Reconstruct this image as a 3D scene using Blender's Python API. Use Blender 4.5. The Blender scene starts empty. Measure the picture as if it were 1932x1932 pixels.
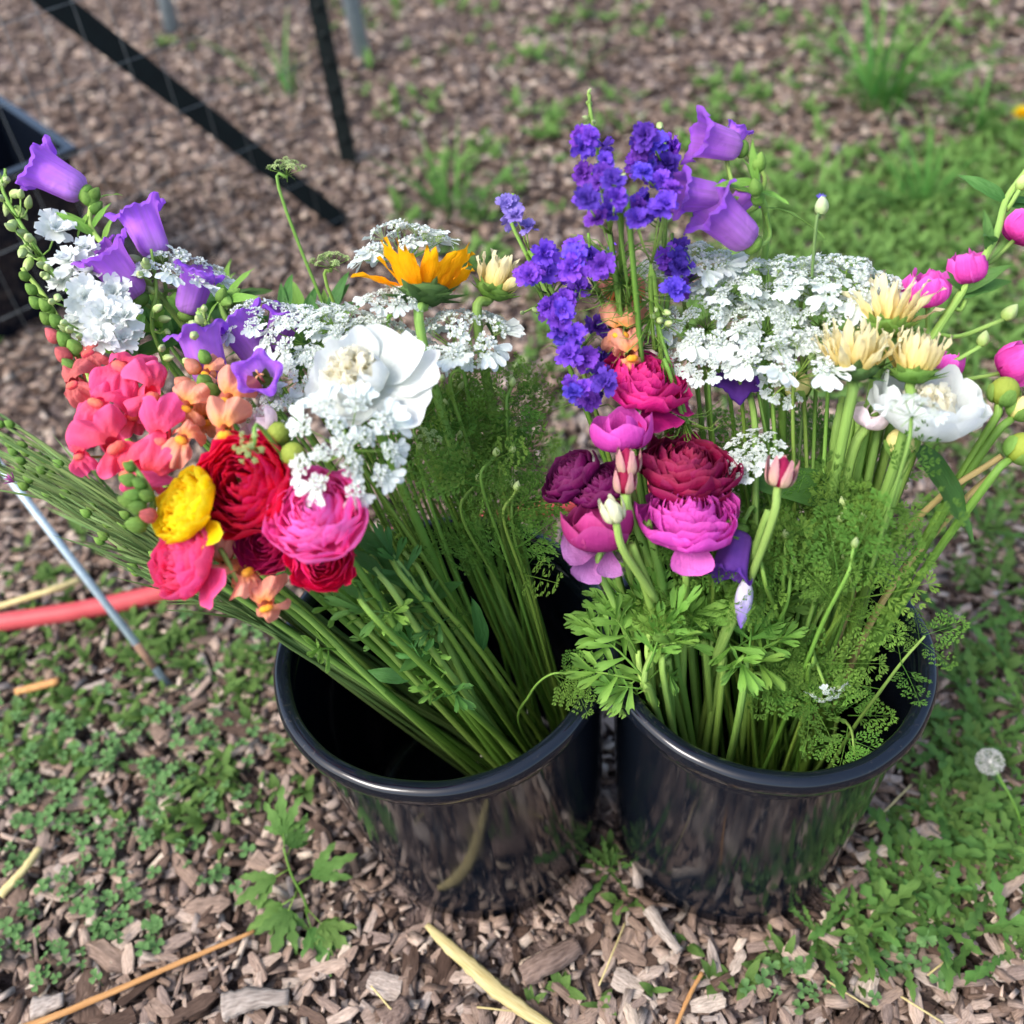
import bpy, math, random
import numpy as np
from mathutils import Vector, Matrix, Quaternion

R_ = math.radians
sc = bpy.context.scene
COL = sc.collection

# ------------------------------------------------------------------ camera
CAM_H, PITCH, ROLL, FPX = 0.99, 0.7925, -0.1066, 1888.8      # FPX for a picture 1932 px wide
FW = Vector((0, math.cos(PITCH), -math.sin(PITCH)))
_rt = Vector((1, 0, 0)); _up = _rt.cross(FW)
RT = _rt * math.cos(ROLL) + _up * math.sin(ROLL)
UP = _rt * -math.sin(ROLL) + _up * math.cos(ROLL)
CAMP = Vector((0, 0, CAM_H))
cd = bpy.data.cameras.new('camera'); cam = bpy.data.objects.new('camera', cd); COL.objects.link(cam)
cam.matrix_world = Matrix(((RT.x, UP.x, -FW.x, 0), (RT.y, UP.y, -FW.y, 0), (RT.z, UP.z, -FW.z, CAM_H), (0, 0, 0, 1)))
cd.sensor_width = 36; cd.lens = 36 * FPX / 1932
cd.clip_start = 0.02; cd.clip_end = 500
cd.dof.use_dof = True; cd.dof.focus_distance = 0.80; cd.dof.aperture_fstop = 3.3
sc.camera = cam

# ------------------------------------------------------------------ light: bright overcast
SUN_EL, SUN_AZ = 52, 240        # azimuth from +Y clockwise: bright haze to the left of the camera
w = bpy.data.worlds.new('World'); sc.world = w; w.use_nodes = True
nt = w.node_tree
sky = nt.nodes.new('ShaderNodeTexSky'); sky.sky_type = 'NISHITA'; sky.sun_disc = False
sky.sun_elevation = R_(SUN_EL); sky.sun_rotation = R_(SUN_AZ)
sky.air_density = 1.0; sky.dust_density = 3.0; sky.ozone_density = 1.0
bg = nt.nodes['Background']; bg.inputs[1].default_value = 0.15
nt.links.new(sky.outputs[0], bg.inputs[0])
sl = bpy.data.lights.new('sun', 'SUN'); so = bpy.data.objects.new('sun', sl); COL.objects.link(so)
sl.energy = 1.1; sl.angle = R_(22); sl.color = (1.0, 0.98, 0.95)
_sd = Vector((math.sin(R_(SUN_AZ)) * math.cos(R_(SUN_EL)), math.cos(R_(SUN_AZ)) * math.cos(R_(SUN_EL)), math.sin(R_(SUN_EL))))
so.rotation_euler = _sd.to_track_quat('Z', 'Y').to_euler(); so.location = _sd * 20
vs = sc.view_settings
vs.view_transform = 'Standard'; vs.look = 'None'; vs.gamma = 1; vs.use_curve_mapping = False
vs.exposure = 1.3
cy = sc.cycles
cy.use_denoising = True
cy.max_bounces = 8; cy.diffuse_bounces = 5; cy.glossy_bounces = 3; cy.transmission_bounces = 4
cy.use_adaptive_sampling = False; cy.caustics_reflective = False; cy.caustics_refractive = False
cy.sample_clamp_indirect = 4

# ------------------------------------------------------------------ helpers
def ray(u, v):
    return FW + RT * ((u - 966) / FPX) - UP * ((v - 966) / FPX)
def P(u, v, z):
    d = ray(u, v); return CAMP + d * ((z - CAM_H) / d.z)
def depth(p): return (p - CAMP).dot(FW)
def pr(p):
    d = p - CAMP; z = d.dot(FW)
    return 966 + FPX * d.dot(RT) / z, 966 - FPX * d.dot(UP) / z
def px(p, n): return n / FPX * depth(p)
def F(r, u, t): return (RT * r + UP * u - FW * t).normalized()
def lerp(a, b, t): return a + (b - a) * t
def lin(c): 
    return tuple((x / 255 / 12.92 if x / 255 <= .04045 else ((x / 255 + .055) / 1.055) ** 2.4) for x in c)

def frame(o, zax, xh=None):
    z = zax.normalized()
    if xh is None: xh = Vector((1, 0, 0))
    x = xh - z * xh.dot(z)
    if x.length < 1e-4: x = Vector((0, 1, 0)) - z * z.y
    x.normalize(); y = z.cross(x)
    return Matrix(((x.x, y.x, z.x, o.x), (x.y, y.y, z.y, o.y), (x.z, y.z, z.z, o.z), (0, 0, 0, 1)))
def rotz(a): return Matrix.Rotation(a, 4, 'Z')
def roty(a): return Matrix.Rotation(a, 4, 'Y')
def rotx(a): return Matrix.Rotation(a, 4, 'X')
def tr(x, y, z): return Matrix.Translation((x, y, z))
def scl(s): return Matrix.Diagonal((s, s, s, 1))

class G:
    """collects geometry for one mesh"""
    def __init__(s): s.v = []; s.f = []; s.uv = []; s.m = []
    def grid(s, fn, nu, nv, mi=0, M=None):
        b = len(s.v)
        for j in range(nv):
            for i in range(nu):
                a = i / (nu - 1) * 2 - 1; t = j / (nv - 1)
                p = Vector(fn(a, t))
                s.v.append(M @ p if M else p); s.uv.append((a * .5 + .5, t))
        for j in range(nv - 1):
            for i in range(nu - 1):
                q = b + j * nu + i
                s.f.append((q, q + 1, q + nu + 1, q + nu)); s.m.append(mi)
    def tube(s, pts, rad, n=6, mi=0, cap=True):
        pts = [Vector(p) for p in pts]; b = len(s.v); m = len(pts)
        t0 = (pts[1] - pts[0]).normalized()
        nrm = t0.orthogonal().normalized()
        for j, p in enumerate(pts):
            t = (pts[min(j + 1, m - 1)] - pts[max(j - 1, 0)]).normalized()
            nrm = (nrm - t * nrm.dot(t)).normalized(); bn = t.cross(nrm)
            r = rad(j / (m - 1)) if callable(rad) else rad
            for i in range(n):
                a = 2 * math.pi * i / n
                s.v.append(p + (nrm * math.cos(a) + bn * math.sin(a)) * r); s.uv.append((i / n, j / (m - 1)))
        for j in range(m - 1):
            for i in range(n):
                q = b + j * n
                s.f.append((q + i, q + (i + 1) % n, q + n + (i + 1) % n, q + n + i)); s.m.append(mi)
        if cap:
            s.f.append(tuple(b + (m - 1) * n + i for i in range(n))); s.m.append(mi)
            s.f.append(tuple(b + n - 1 - i for i in range(n))); s.m.append(mi)
    def lathe(s, prof, n=48, mi=0, M=None, mod=None, close=False):
        b = len(s.v); m = len(prof)
        for j, (r, z) in enumerate(prof):
            for i in range(n):
                a = 2 * math.pi * i / n
                rr, zz = (r, z) if mod is None else mod(r, z, a, j / (m - 1))
                p = Vector((rr * math.cos(a), rr * math.sin(a), zz))
                s.v.append(M @ p if M else p); s.uv.append((i / n, j / (m - 1)))
        for j in range(m - 1):
            for i in range(n):
                q = b + j * n
                s.f.append((q + i, q + (i + 1) % n, q + n + (i + 1) % n, q + n + i)); s.m.append(mi)
    def ball(s, c, rx, rz, n=7, k=5, mi=0, M=None):
        prof = [(max(1e-5, rx * math.sin(math.pi * j / k)), c[2] - rz * math.cos(math.pi * j / k)) for j in range(k + 1)]
        MM = tr(c[0], c[1], 0)
        s.lathe(prof, n, mi, (M @ MM) if M else MM)
    def quad(s, pts, uv=((0, 0), (1, 0), (1, 1), (0, 1)), mi=0):
        b = len(s.v); s.v += [Vector(p) for p in pts]; s.uv += list(uv)[:len(pts)]
        s.f.append(tuple(range(b, b + len(pts)))); s.m.append(mi)
    def mesh(s, name, mats, smooth=True):
        me = bpy.data.meshes.new(name); me.from_pydata([tuple(v) for v in s.v], [], s.f)
        if not isinstance(mats, (list, tuple)): mats = [mats]
        for m in mats: me.materials.append(m)
        n = len(me.loops); li = np.empty(n, np.int32); me.loops.foreach_get('vertex_index', li)
        u = me.uv_layers.new(name='UVMap'); u.data.foreach_set('uv', np.array(s.uv, np.float32)[li].ravel())
        me.polygons.foreach_set('use_smooth', np.full(len(s.f), smooth))
        if len(mats) > 1: me.polygons.foreach_set('material_index', np.array(s.m, np.int32))
        me.update(); return me

WM = {}
def put(name, me, M, parent=None, **props):
    o = bpy.data.objects.new(name, me); COL.objects.link(o)
    if parent is not None:
        o.parent = parent; o.matrix_basis = WM[parent.name].inverted() @ M
    else: o.matrix_basis = M
    WM[o.name] = M.copy()
    for k, v in props.items(): o[k] = v
    return o
def thing(name, loc, label, cat, group=None, M=None):
    o = put(name, None, M if M is not None else tr(*loc), label=label, category=cat)
    o.empty_display_size = 0.02
    if group: o['group'] = group
    return o

def catmull(pts, sub=5):
    pts = [Vector(p) for p in pts]
    if len(pts) == 2: return [pts[0].lerp(pts[1], i / sub) for i in range(sub + 1)]
    q = [pts[0] * 2 - pts[1]] + pts + [pts[-1] * 2 - pts[-2]]
    out = []
    for i in range(1, len(q) - 2):
        a, b, c, d = q[i - 1:i + 3]
        for k in range(sub):
            t = k / sub
            out.append(0.5 * (2 * b + (c - a) * t + (2 * a - 5 * b + 4 * c - d) * t * t + (3 * b - a - 3 * c + d) * t ** 3))
    out.append(pts[-1]); return out

# ------------------------------------------------------------------ materials
def nmat(name):
    m = bpy.data.materials.new(name); m.use_nodes = True
    t = m.node_tree; return m, t, t.nodes['Principled BSDF'], t.nodes['Material Output']
def N(t, typ, **kw):
    n = t.nodes.new(typ)
    for k, v in kw.items(): setattr(n, k, v)
    return n
def mixc(t, fac, a, b, blend='MIX'):
    n = N(t, 'ShaderNodeMix', data_type='RGBA', blend_type=blend)
    for sock, v in ((0, fac), (6, a), (7, b)):
        if hasattr(v, 'links'): t.links.new(v, n.inputs[sock])
        else: n.inputs[sock].default_value = v if sock == 0 else (*v[:3], 1)
    return n.outputs[2]
def math_(t, op, a, b=0.0, clamp=False):
    n = N(t, 'ShaderNodeMath', operation=op); n.use_clamp = clamp
    for i, v in enumerate((a, b)):
        if hasattr(v, 'links'): t.links.new(v, n.inputs[i])
        else: n.inputs[i].default_value = v
    return n.outputs[0]

def petal(name, base, tip, trans=.3, rough=.65, var=.12, vein=.18, mid=None, edge=.0, spec=.15, pos=(0.0, 1.0), crinkle=.55):
    """thin petal or leaf: colour runs from base to tip along the blade, faint veins, some light comes through"""
    m, t, bs, out = nmat(name)
    base, tip = lin(base), lin(tip)
    uv = N(t, 'ShaderNodeTexCoord'); sep = N(t, 'ShaderNodeSeparateXYZ'); t.links.new(uv.outputs['UV'], sep.inputs[0])
    ns = N(t, 'ShaderNodeTexNoise'); ns.inputs['Scale'].default_value = 3.5; ns.inputs['Detail'].default_value = 3
    t.links.new(uv.outputs['UV'], ns.inputs['Vector'])
    vv = math_(t, 'ADD', sep.outputs[1], math_(t, 'MULTIPLY', math_(t, 'SUBTRACT', ns.outputs[0], .5), .5))
    cr = N(t, 'ShaderNodeValToRGB'); t.links.new(vv, cr.inputs[0])
    cr.color_ramp.elements[0].color = (*base, 1); cr.color_ramp.elements[1].color = (*tip, 1)
    cr.color_ramp.elements[0].position = pos[0]; cr.color_ramp.elements[1].position = pos[1]
    if mid:
        e = cr.color_ramp.elements.new(.5 * (pos[0] + pos[1])); e.color = (*lin(mid), 1)
    col = cr.outputs[0]
    mp = N(t, 'ShaderNodeMapping'); mp.inputs['Scale'].default_value = (26, 1.6, 1); t.links.new(uv.outputs['UV'], mp.inputs[0])
    vn = N(t, 'ShaderNodeTexNoise'); vn.inputs['Scale'].default_value = 1.0; vn.inputs['Detail'].default_value = 2; t.links.new(mp.outputs[0], vn.inputs['Vector'])
    col = mixc(t, math_(t, 'MULTIPLY', math_(t, 'SUBTRACT', vn.outputs[0], .35), vein * 2.2, True), col, tuple(x * .45 for x in base), 'MIX') if vein else col
    if edge:    # paler rim of the petal
        e1 = math_(t, 'MULTIPLY', math_(t, 'SUBTRACT', sep.outputs[1], .86), 7.0, True)
        e2 = math_(t, 'MULTIPLY', math_(t, 'SUBTRACT', math_(t, 'ABSOLUTE', math_(t, 'SUBTRACT', sep.outputs[0], .5)), .42), 10.0, True)
        col = mixc(t, math_(t, 'MULTIPLY', math_(t, 'MAXIMUM', e1, math_(t, 'MULTIPLY', e2, sep.outputs[1])), edge), col, tuple(min(1, x * 1.25 + .12) for x in tip))
    oi = N(t, 'ShaderNodeObjectInfo')
    hs = N(t, 'ShaderNodeHueSaturation'); t.links.new(col, hs.inputs['Color'])
    t.links.new(math_(t, 'ADD', 1 - var, math_(t, 'MULTIPLY', oi.outputs['Random'], 2 * var)), hs.inputs['Value'])
    rr = math_(t, 'FRACT', math_(t, 'MULTIPLY', oi.outputs['Random'], 17.3))
    t.links.new(math_(t, 'ADD', .5 - var * .06, math_(t, 'MULTIPLY', rr, var * .12)), hs.inputs['Hue'])
    col = hs.outputs[0]
    t.links.new(col, bs.inputs['Base Color']); bs.inputs['Roughness'].default_value = rough
    bs.inputs['Specular IOR Level'].default_value = spec
    bp = N(t, 'ShaderNodeBump'); bp.inputs['Strength'].default_value = .35; bp.inputs['Distance'].default_value = .0006
    t.links.new(vn.outputs[0], bp.inputs['Height'])
    cn = N(t, 'ShaderNodeTexNoise'); cn.inputs['Scale'].default_value = 6.5; cn.inputs['Detail'].default_value = 3; cn.inputs['Distortion'].default_value = .8
    t.links.new(uv.outputs['UV'], cn.inputs['Vector'])
    b2 = N(t, 'ShaderNodeBump'); b2.inputs['Strength'].default_value = crinkle; b2.inputs['Distance'].default_value = .002
    t.links.new(cn.outputs[0], b2.inputs['Height']); t.links.new(bp.outputs[0], b2.inputs['Normal']); t.links.new(b2.outputs[0], bs.inputs['Normal'])
    tl = N(t, 'ShaderNodeBsdfTranslucent'); t.links.new(col, tl.inputs[0])
    mx = N(t, 'ShaderNodeMixShader'); mx.inputs[0].default_value = trans
    t.links.new(bs.outputs[0], mx.inputs[1]); t.links.new(tl.outputs[0], mx.inputs[2]); t.links.new(mx.outputs[0], out.inputs[0])
    return m

def solid(name, c1, c2, rough=.6, scale=40, spec=.3, bump=.3, bdist=.0008, metal=0, obj=True, stretch=(1, 1, 1), var=.15, coord='Object'):
    m, t, bs, out = nmat(name)
    tc = N(t, 'ShaderNodeTexCoord'); mp = N(t, 'ShaderNodeMapping'); mp.inputs['Scale'].default_value = stretch
    t.links.new(tc.outputs[coord], mp.inputs[0])
    ns = N(t, 'ShaderNodeTexNoise'); ns.inputs['Scale'].default_value = scale; ns.inputs['Detail'].default_value = 5
    t.links.new(mp.outputs[0], ns.inputs['Vector'])
    cr = N(t, 'ShaderNodeValToRGB'); t.links.new(ns.outputs[0], cr.inputs[0])
    cr.color_ramp.elements[0].position = .3; cr.color_ramp.elements[1].position = .7
    cr.color_ramp.elements[0].color = (*lin(c1), 1); cr.color_ramp.elements[1].color = (*lin(c2), 1)
    oi = N(t, 'ShaderNodeObjectInfo'); hs = N(t, 'ShaderNodeHueSaturation'); t.links.new(cr.outputs[0], hs.inputs['Color'])
    t.links.new(math_(t, 'ADD', 1 - var, math_(t, 'MULTIPLY', oi.outputs['Random'], 2 * var)), hs.inputs['Value'])
    t.links.new(hs.outputs[0], bs.inputs['Base Color'])
    bs.inputs['Roughness'].default_value = rough; bs.inputs['Specular IOR Level'].default_value = spec; bs.inputs['Metallic'].default_value = metal
    if bump:
        bp = N(t, 'ShaderNodeBump'); bp.inputs['Strength'].default_value = bump; bp.inputs['Distance'].default_value = bdist
        t.links.new(ns.outputs[0], bp.inputs['Height']); t.links.new(bp.outputs[0], bs.inputs['Normal'])
    return m

def chip_mat():
    m, t, bs, out = nmat('weathered_wood_chip')
    uv = N(t, 'ShaderNodeTexCoord'); geo = N(t, 'ShaderNodeNewGeometry'); oi = N(t, 'ShaderNodeObjectInfo')
    rnd = math_(t, 'FRACT', math_(t, 'ADD', geo.outputs['Random Per Island'], math_(t, 'MULTIPLY', oi.outputs['Random'], 7.77)))
    cr = N(t, 'ShaderNodeValToRGB'); t.links.new(rnd, cr.inputs[0]); e = cr.color_ramp.elements
    stops = [(0, (72, 56, 47)), (.16, (118, 98, 85)), (.4, (172, 149, 131)), (.6, (150, 132, 121)), (.78, (206, 183, 163)), (.92, (186, 173, 162)), (1, (234, 215, 191))]
    e[0].color = (*lin(stops[0][1]), 1); e[1].position = 1; e[1].color = (*lin(stops[-1][1]), 1)
    for p_, c in stops[1:-1]:
        q = e.new(p_); q.color = (*lin(c), 1)
    mp = N(t, 'ShaderNodeMapping'); mp.inputs['Scale'].default_value = (1.2, 14, 1); t.links.new(uv.outputs['UV'], mp.inputs[0])
    sh = N(t, 'ShaderNodeCombineXYZ'); t.links.new(math_(t, 'MULTIPLY', rnd, 91.0), sh.inputs[0]); t.links.new(math_(t, 'MULTIPLY', rnd, 57.0), sh.inputs[2])
    t.links.new(sh.outputs[0], mp.inputs['Location'])
    ns = N(t, 'ShaderNodeTexNoise'); ns.inputs['Scale'].default_value = 1.6; ns.inputs['Detail'].default_value = 6; ns.inputs['Roughness'].default_value = .7
    t.links.new(mp.outputs[0], ns.inputs['Vector'])
    r2 = N(t, 'ShaderNodeValToRGB'); t.links.new(ns.outputs[0], r2.inputs[0]); r2.color_ramp.elements[0].position = .3; r2.color_ramp.elements[1].position = .68
    r2.color_ramp.elements[0].color = (.26, .235, .225, 1); r2.color_ramp.elements[1].color = (1.18, 1.16, 1.15, 1)
    col = mixc(t, 1.0, cr.outputs[0], r2.outputs[0], 'MULTIPLY')
    t.links.new(col, bs.inputs['Base Color']); bs.inputs['Roughness'].default_value = .85; bs.inputs['Specular IOR Level'].default_value = .15
    bp = N(t, 'ShaderNodeBump'); bp.inputs['Strength'].default_value = .8; bp.inputs['Distance'].default_value = .0015
    t.links.new(ns.outputs[0], bp.inputs['Height']); t.links.new(bp.outputs[0], bs.inputs['Normal'])
    return m

def soil_mat():
    m, t, bs, out = nmat('mulch_soil')
    tc = N(t, 'ShaderNodeTexCoord')
    vo = N(t, 'ShaderNodeTexVoronoi'); vo.inputs['Scale'].default_value = 95; vo.inputs['Randomness'].default_value = 1
    ns = N(t, 'ShaderNodeTexNoise'); ns.inputs['Scale'].default_value = 22; ns.inputs['Detail'].default_value = 8
    mp = N(t, 'ShaderNodeMapping'); mp.inputs['Scale'].default_value = (1, .55, 1); mp.inputs['Rotation'].default_value = (0, 0, .6)
    t.links.new(tc.outputs['Object'], ns.inputs['Vector'])
    ad = mixc(t, .12, tc.outputs['Object'], ns.outputs['Color']); t.links.new(ad, mp.inputs[0]); t.links.new(mp.outputs[0], vo.inputs['Vector'])
    cr = N(t, 'ShaderNodeValToRGB'); t.links.new(vo.outputs['Color'], cr.inputs[0]); e = cr.color_ramp.elements
    e[0].color = (*lin((52, 42, 38)), 1); e[1].color = (*lin((186, 166, 155)), 1); e[0].position = .15; e[1].position = .95
    q = e.new(.55); q.color = (*lin((134, 115, 107)), 1)
    col = mixc(t, math_(t, 'MULTIPLY', ns.outputs[0], .9, True), cr.outputs[0], lin((36, 27, 23)))
    t.links.new(col, bs.inputs['Base Color']); bs.inputs['Roughness'].default_value = .95; bs.inputs['Specular IOR Level'].default_value = .1
    bp = N(t, 'ShaderNodeBump'); bp.inputs['Strength'].default_value = 1; bp.inputs['Distance'].default_value = .006
    t.links.new(vo.outputs['Distance'], bp.inputs['Height']); t.links.new(bp.outputs[0], bs.inputs['Normal'])
    return m

def plastic_mat():
    m, t, bs, out = nmat('black_plastic')
    tc = N(t, 'ShaderNodeTexCoord')
    ns = N(t, 'ShaderNodeTexNoise'); ns.inputs['Scale'].default_value = 9; ns.inputs['Detail'].default_value = 6; t.links.new(tc.outputs['Object'], ns.inputs['Vector'])
    mp = N(t, 'ShaderNodeMapping'); mp.inputs['Scale'].default_value = (70, 70, 6); t.links.new(tc.outputs['Object'], mp.inputs[0])
    sc_ = N(t, 'ShaderNodeTexNoise'); sc_.inputs['Scale'].default_value = 1.4; sc_.inputs['Detail'].default_value = 4; t.links.new(mp.outputs[0], sc_.inputs['Vector'])
    cr = N(t, 'ShaderNodeValToRGB'); t.links.new(ns.outputs[0], cr.inputs[0])
    cr.color_ramp.elements[0].color = (.003, .0045, .008, 1); cr.color_ramp.elements[1].color = (.006, .009, .015, 1)
    du = N(t, 'ShaderNodeTexNoise'); du.inputs['Scale'].default_value = 260; du.inputs['Detail'].default_value = 3; t.links.new(tc.outputs['Object'], du.inputs['Vector'])
    dust = math_(t, 'MULTIPLY', math_(t, 'MULTIPLY', math_(t, 'SUBTRACT', du.outputs[0], .60), 6.0, True), math_(t, 'MULTIPLY', math_(t, 'SUBTRACT', ns.outputs[0], .42), 2.0, True))
    t.links.new(mixc(t, dust, cr.outputs[0], (.09, .075, .06)), bs.inputs['Base Color'])
    t.links.new(math_(t, 'ADD', .075, math_(t, 'MULTIPLY', math_(t, 'SUBTRACT', sc_.outputs[0], .42), .35, True)), bs.inputs['Roughness'])
    bs.inputs['Specular IOR Level'].default_value = .5; bs.inputs['IOR'].default_value = 1.5
    bp = N(t, 'ShaderNodeBump'); bp.inputs['Strength'].default_value = .12; bp.inputs['Distance'].default_value = .0008
    t.links.new(ns.outputs[0], bp.inputs['Height']); t.links.new(bp.outputs[0], bs.inputs['Normal'])
    return m

MT = {}
MT['chip'] = chip_mat(); MT['soil'] = soil_mat(); MT['plastic'] = plastic_mat()
MT['stem'] = petal('green_stem', (98, 138, 48), (138, 174, 78), trans=.15, var=.25, vein=.3, spec=.3, rough=.5)
MT['stem_pale'] = petal('pale_green_stem', (124, 164, 68), (158, 192, 98), trans=.15, var=.2, vein=.25, spec=.3)
MT['stem_grey'] = petal('grey_green_stem', (84, 112, 56), (128, 154, 94), trans=.1, var=.3, vein=.25)
MT['stem_dry'] = petal('dry_stem', (176, 158, 96), (190, 170, 112), trans=.05, var=.15, vein=.25)
MT['fern'] = petal('feathery_leaf', (82, 126, 44), (126, 168, 74), trans=.4, var=.28, vein=0)
MT['fern_bright'] = petal('bright_feathery_leaf', (110, 172, 66), (150, 206, 96), trans=.35, var=.15, vein=0)
MT['leaf'] = petal('green_leaf', (66, 112, 50), (98, 148, 70), trans=.35, var=.2, vein=.3, rough=.5, spec=.3)
MT['leaf_light'] = petal('light_green_leaf', (116, 164, 66), (142, 188, 88), trans=.35, var=.15, vein=.2, rough=.45)
MT['weed'] = petal('weed_leaf', (78, 112, 50), (116, 150, 78), trans=.35, var=.3, vein=.2)
MT['clover'] = petal('clover_leaf', (98, 138, 78), (132, 172, 104), trans=.3, var=.25, vein=.15)
MT['dandelion'] = petal('dandelion_leaf', (74, 108, 48), (94, 132, 64), trans=.3, var=.22, vein=.2)
MT['grass'] = petal('grass_blade', (70, 120, 50), (112, 160, 78), trans=.3, var=.25, vein=.2)
MT['white'] = petal('white_petal', (224, 229, 220), (236, 239, 236), trans=.4, var=.03, vein=.05, crinkle=.25, rough=.55)
MT['cream'] = petal('cream_petal', (242, 234, 198), (244, 240, 222), trans=.5, var=.04, vein=.05, crinkle=.25)
MT['umbelw'] = petal('white_floret', (218, 228, 214), (233, 239, 235), trans=.25, var=.08, vein=0)
MT['umbelg'] = petal('green_white_floret', (170, 192, 128), (206, 218, 180), trans=.2, var=.06, vein=0)
MT['budg'] = petal('pale_green_bud', (160, 190, 96), (206, 222, 160), trans=.2, var=.1, vein=.2)
MT['bract'] = petal('green_bract', (92, 134, 52), (136, 172, 84), trans=.25, var=.15, vein=.2)
MT['bract_dark'] = petal('dark_bract', (62, 92, 46), (98, 130, 72), trans=.2, var=.15, vein=.2)
MT['larkspur'] = petal('violet_larkspur', (88, 46, 168), (130, 82, 216), trans=.25, var=.38, vein=.2)
MT['larkspur_pale'] = petal('faded_larkspur', (120, 104, 190), (150, 136, 214), trans=.25, var=.2, vein=.2)
MT['bell'] = petal('violet_bell', (214, 158, 236), (146, 72, 210), trans=.45, var=.12, vein=.6, edge=.2, mid=(198, 118, 234))
MT['bell_dark'] = petal('dark_violet_bell', (120, 70, 150), (88, 44, 140), trans=.25, var=.1, vein=.25)
MT['snap_pink'] = petal('pink_snapdragon', (236, 80, 100), (248, 92, 148), trans=.3, var=.14, vein=.15, edge=.2)
MT['snap_dusk'] = petal('dusky_snapdragon', (198, 100, 96), (216, 110, 112), trans=.25, var=.08, vein=.15)
MT['snap_peach'] = petal('peach_snapdragon', (246, 164, 84), (242, 164, 138), trans=.3, var=.1, vein=.12, pos=(.0, .6))
MT['palate_coral'] = petal('coral_palate', (244, 88, 122), (250, 122, 100), trans=.2, var=.1, vein=.1, pos=(.35, .8))
MT['palate_gold'] = petal('golden_palate', (240, 160, 100), (249, 182, 36), trans=.2, var=.05, vein=.08)
MT['sun_gold'] = petal('golden_ray', (244, 150, 0), (253, 182, 10), trans=.3, var=.06, vein=.18)
MT['sun_pale'] = petal('pale_yellow_ray', (242, 212, 104), (248, 240, 200), trans=.35, var=.04, vein=.08)
MT['disc'] = solid('flower_disc', (70, 50, 26), (130, 96, 40), scale=300)
MT['mallow'] = petal('pink_mallow', (206, 44, 150), (246, 98, 200), trans=.4, var=.12, vein=.25, edge=.35)
MT['stamen'] = petal('cream_stamen', (240, 226, 150), (246, 238, 186), trans=.1, var=.05, vein=0)
MT['orange_stigma'] = petal('orange_stigma', (238, 150, 110), (244, 190, 130), trans=.1, var=.05, vein=0)
MT['pink_pale'] = petal('blush_petal', (238, 214, 220), (246, 228, 234), trans=.3, var=.03, vein=.08)
RC = {'red': ((190, 0, 44), (240, 26, 88)), 'pink': ((238, 44, 142), (255, 118, 196)), 'yellow': ((246, 182, 0), (254, 226, 6)),
      'hotpink': ((224, 30, 92), (254, 92, 150)), 'magenta': ((170, 16, 84), (206, 32, 112)), 'crimson': ((212, 4, 72), (238, 24, 104)),
      'berry': ((164, 14, 96), (220, 38, 132)), 'orchid': ((160, 34, 136), (222, 84, 190)), 'burgundy': ((106, 4, 48), (158, 24, 80)),
      'plum': ((70, 6, 60), (122, 18, 92)), 'mauve': ((140, 28, 98), (190, 62, 136))}
for k, (a, b) in RC.items():
    MT['ran_' + k] = petal(k + '_ranunculus', a, b, trans=.35, var=.14, vein=.14, edge=.25)

# ------------------------------------------------------------------ ground
rng = np.random.default_rng(7)
rnd = random.Random(11)
LB = dict(c=Vector((-.0616, .5394, 0)), R=.15, r=.1253, H=.2988, t=(-.0372, -.0047))
RB = dict(c=Vector((.1898, .4952, 0)), R=.1378, r=.1151, H=.3047, t=(.036, .0049))

g = G()
def gz(x, y):
    return .006 * math.sin(x * 3.1 + 1) * math.sin(y * 2.7) + .004 * math.sin(x * 7.3 + y * 5.1) - .006
NG = 90
xs = [math.copysign(abs(i / NG * 2 - 1) ** 4 * 40, i / NG * 2 - 1) + (i / NG * 2 - 1) * 3 for i in range(NG + 1)]
for j in range(NG + 1):
    for i in range(NG + 1):
        x, y = xs[i], xs[j] + 1.2
        fade = math.exp(-((x * x + (y - 1) ** 2) / 60))
        g.v.append(Vector((x, y, gz(x, y) * fade - .004))); g.uv.append((x, y))
for j in range(NG):
    for i in range(NG):
        q = j * (NG + 1) + i
        g.f.append((q, q + 1, q + NG + 2, q + NG + 1)); g.m.append(0)
ground = put('ground', g.mesh('ground', MT['soil']), Matrix(), kind='structure')

def in_bucket(x, y, pad=0.0):
    for b in (LB, RB):
        if (x - b['c'].x) ** 2 + (y - b['c'].y) ** 2 < (b['r'] + pad) ** 2: return True
    return False

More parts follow.
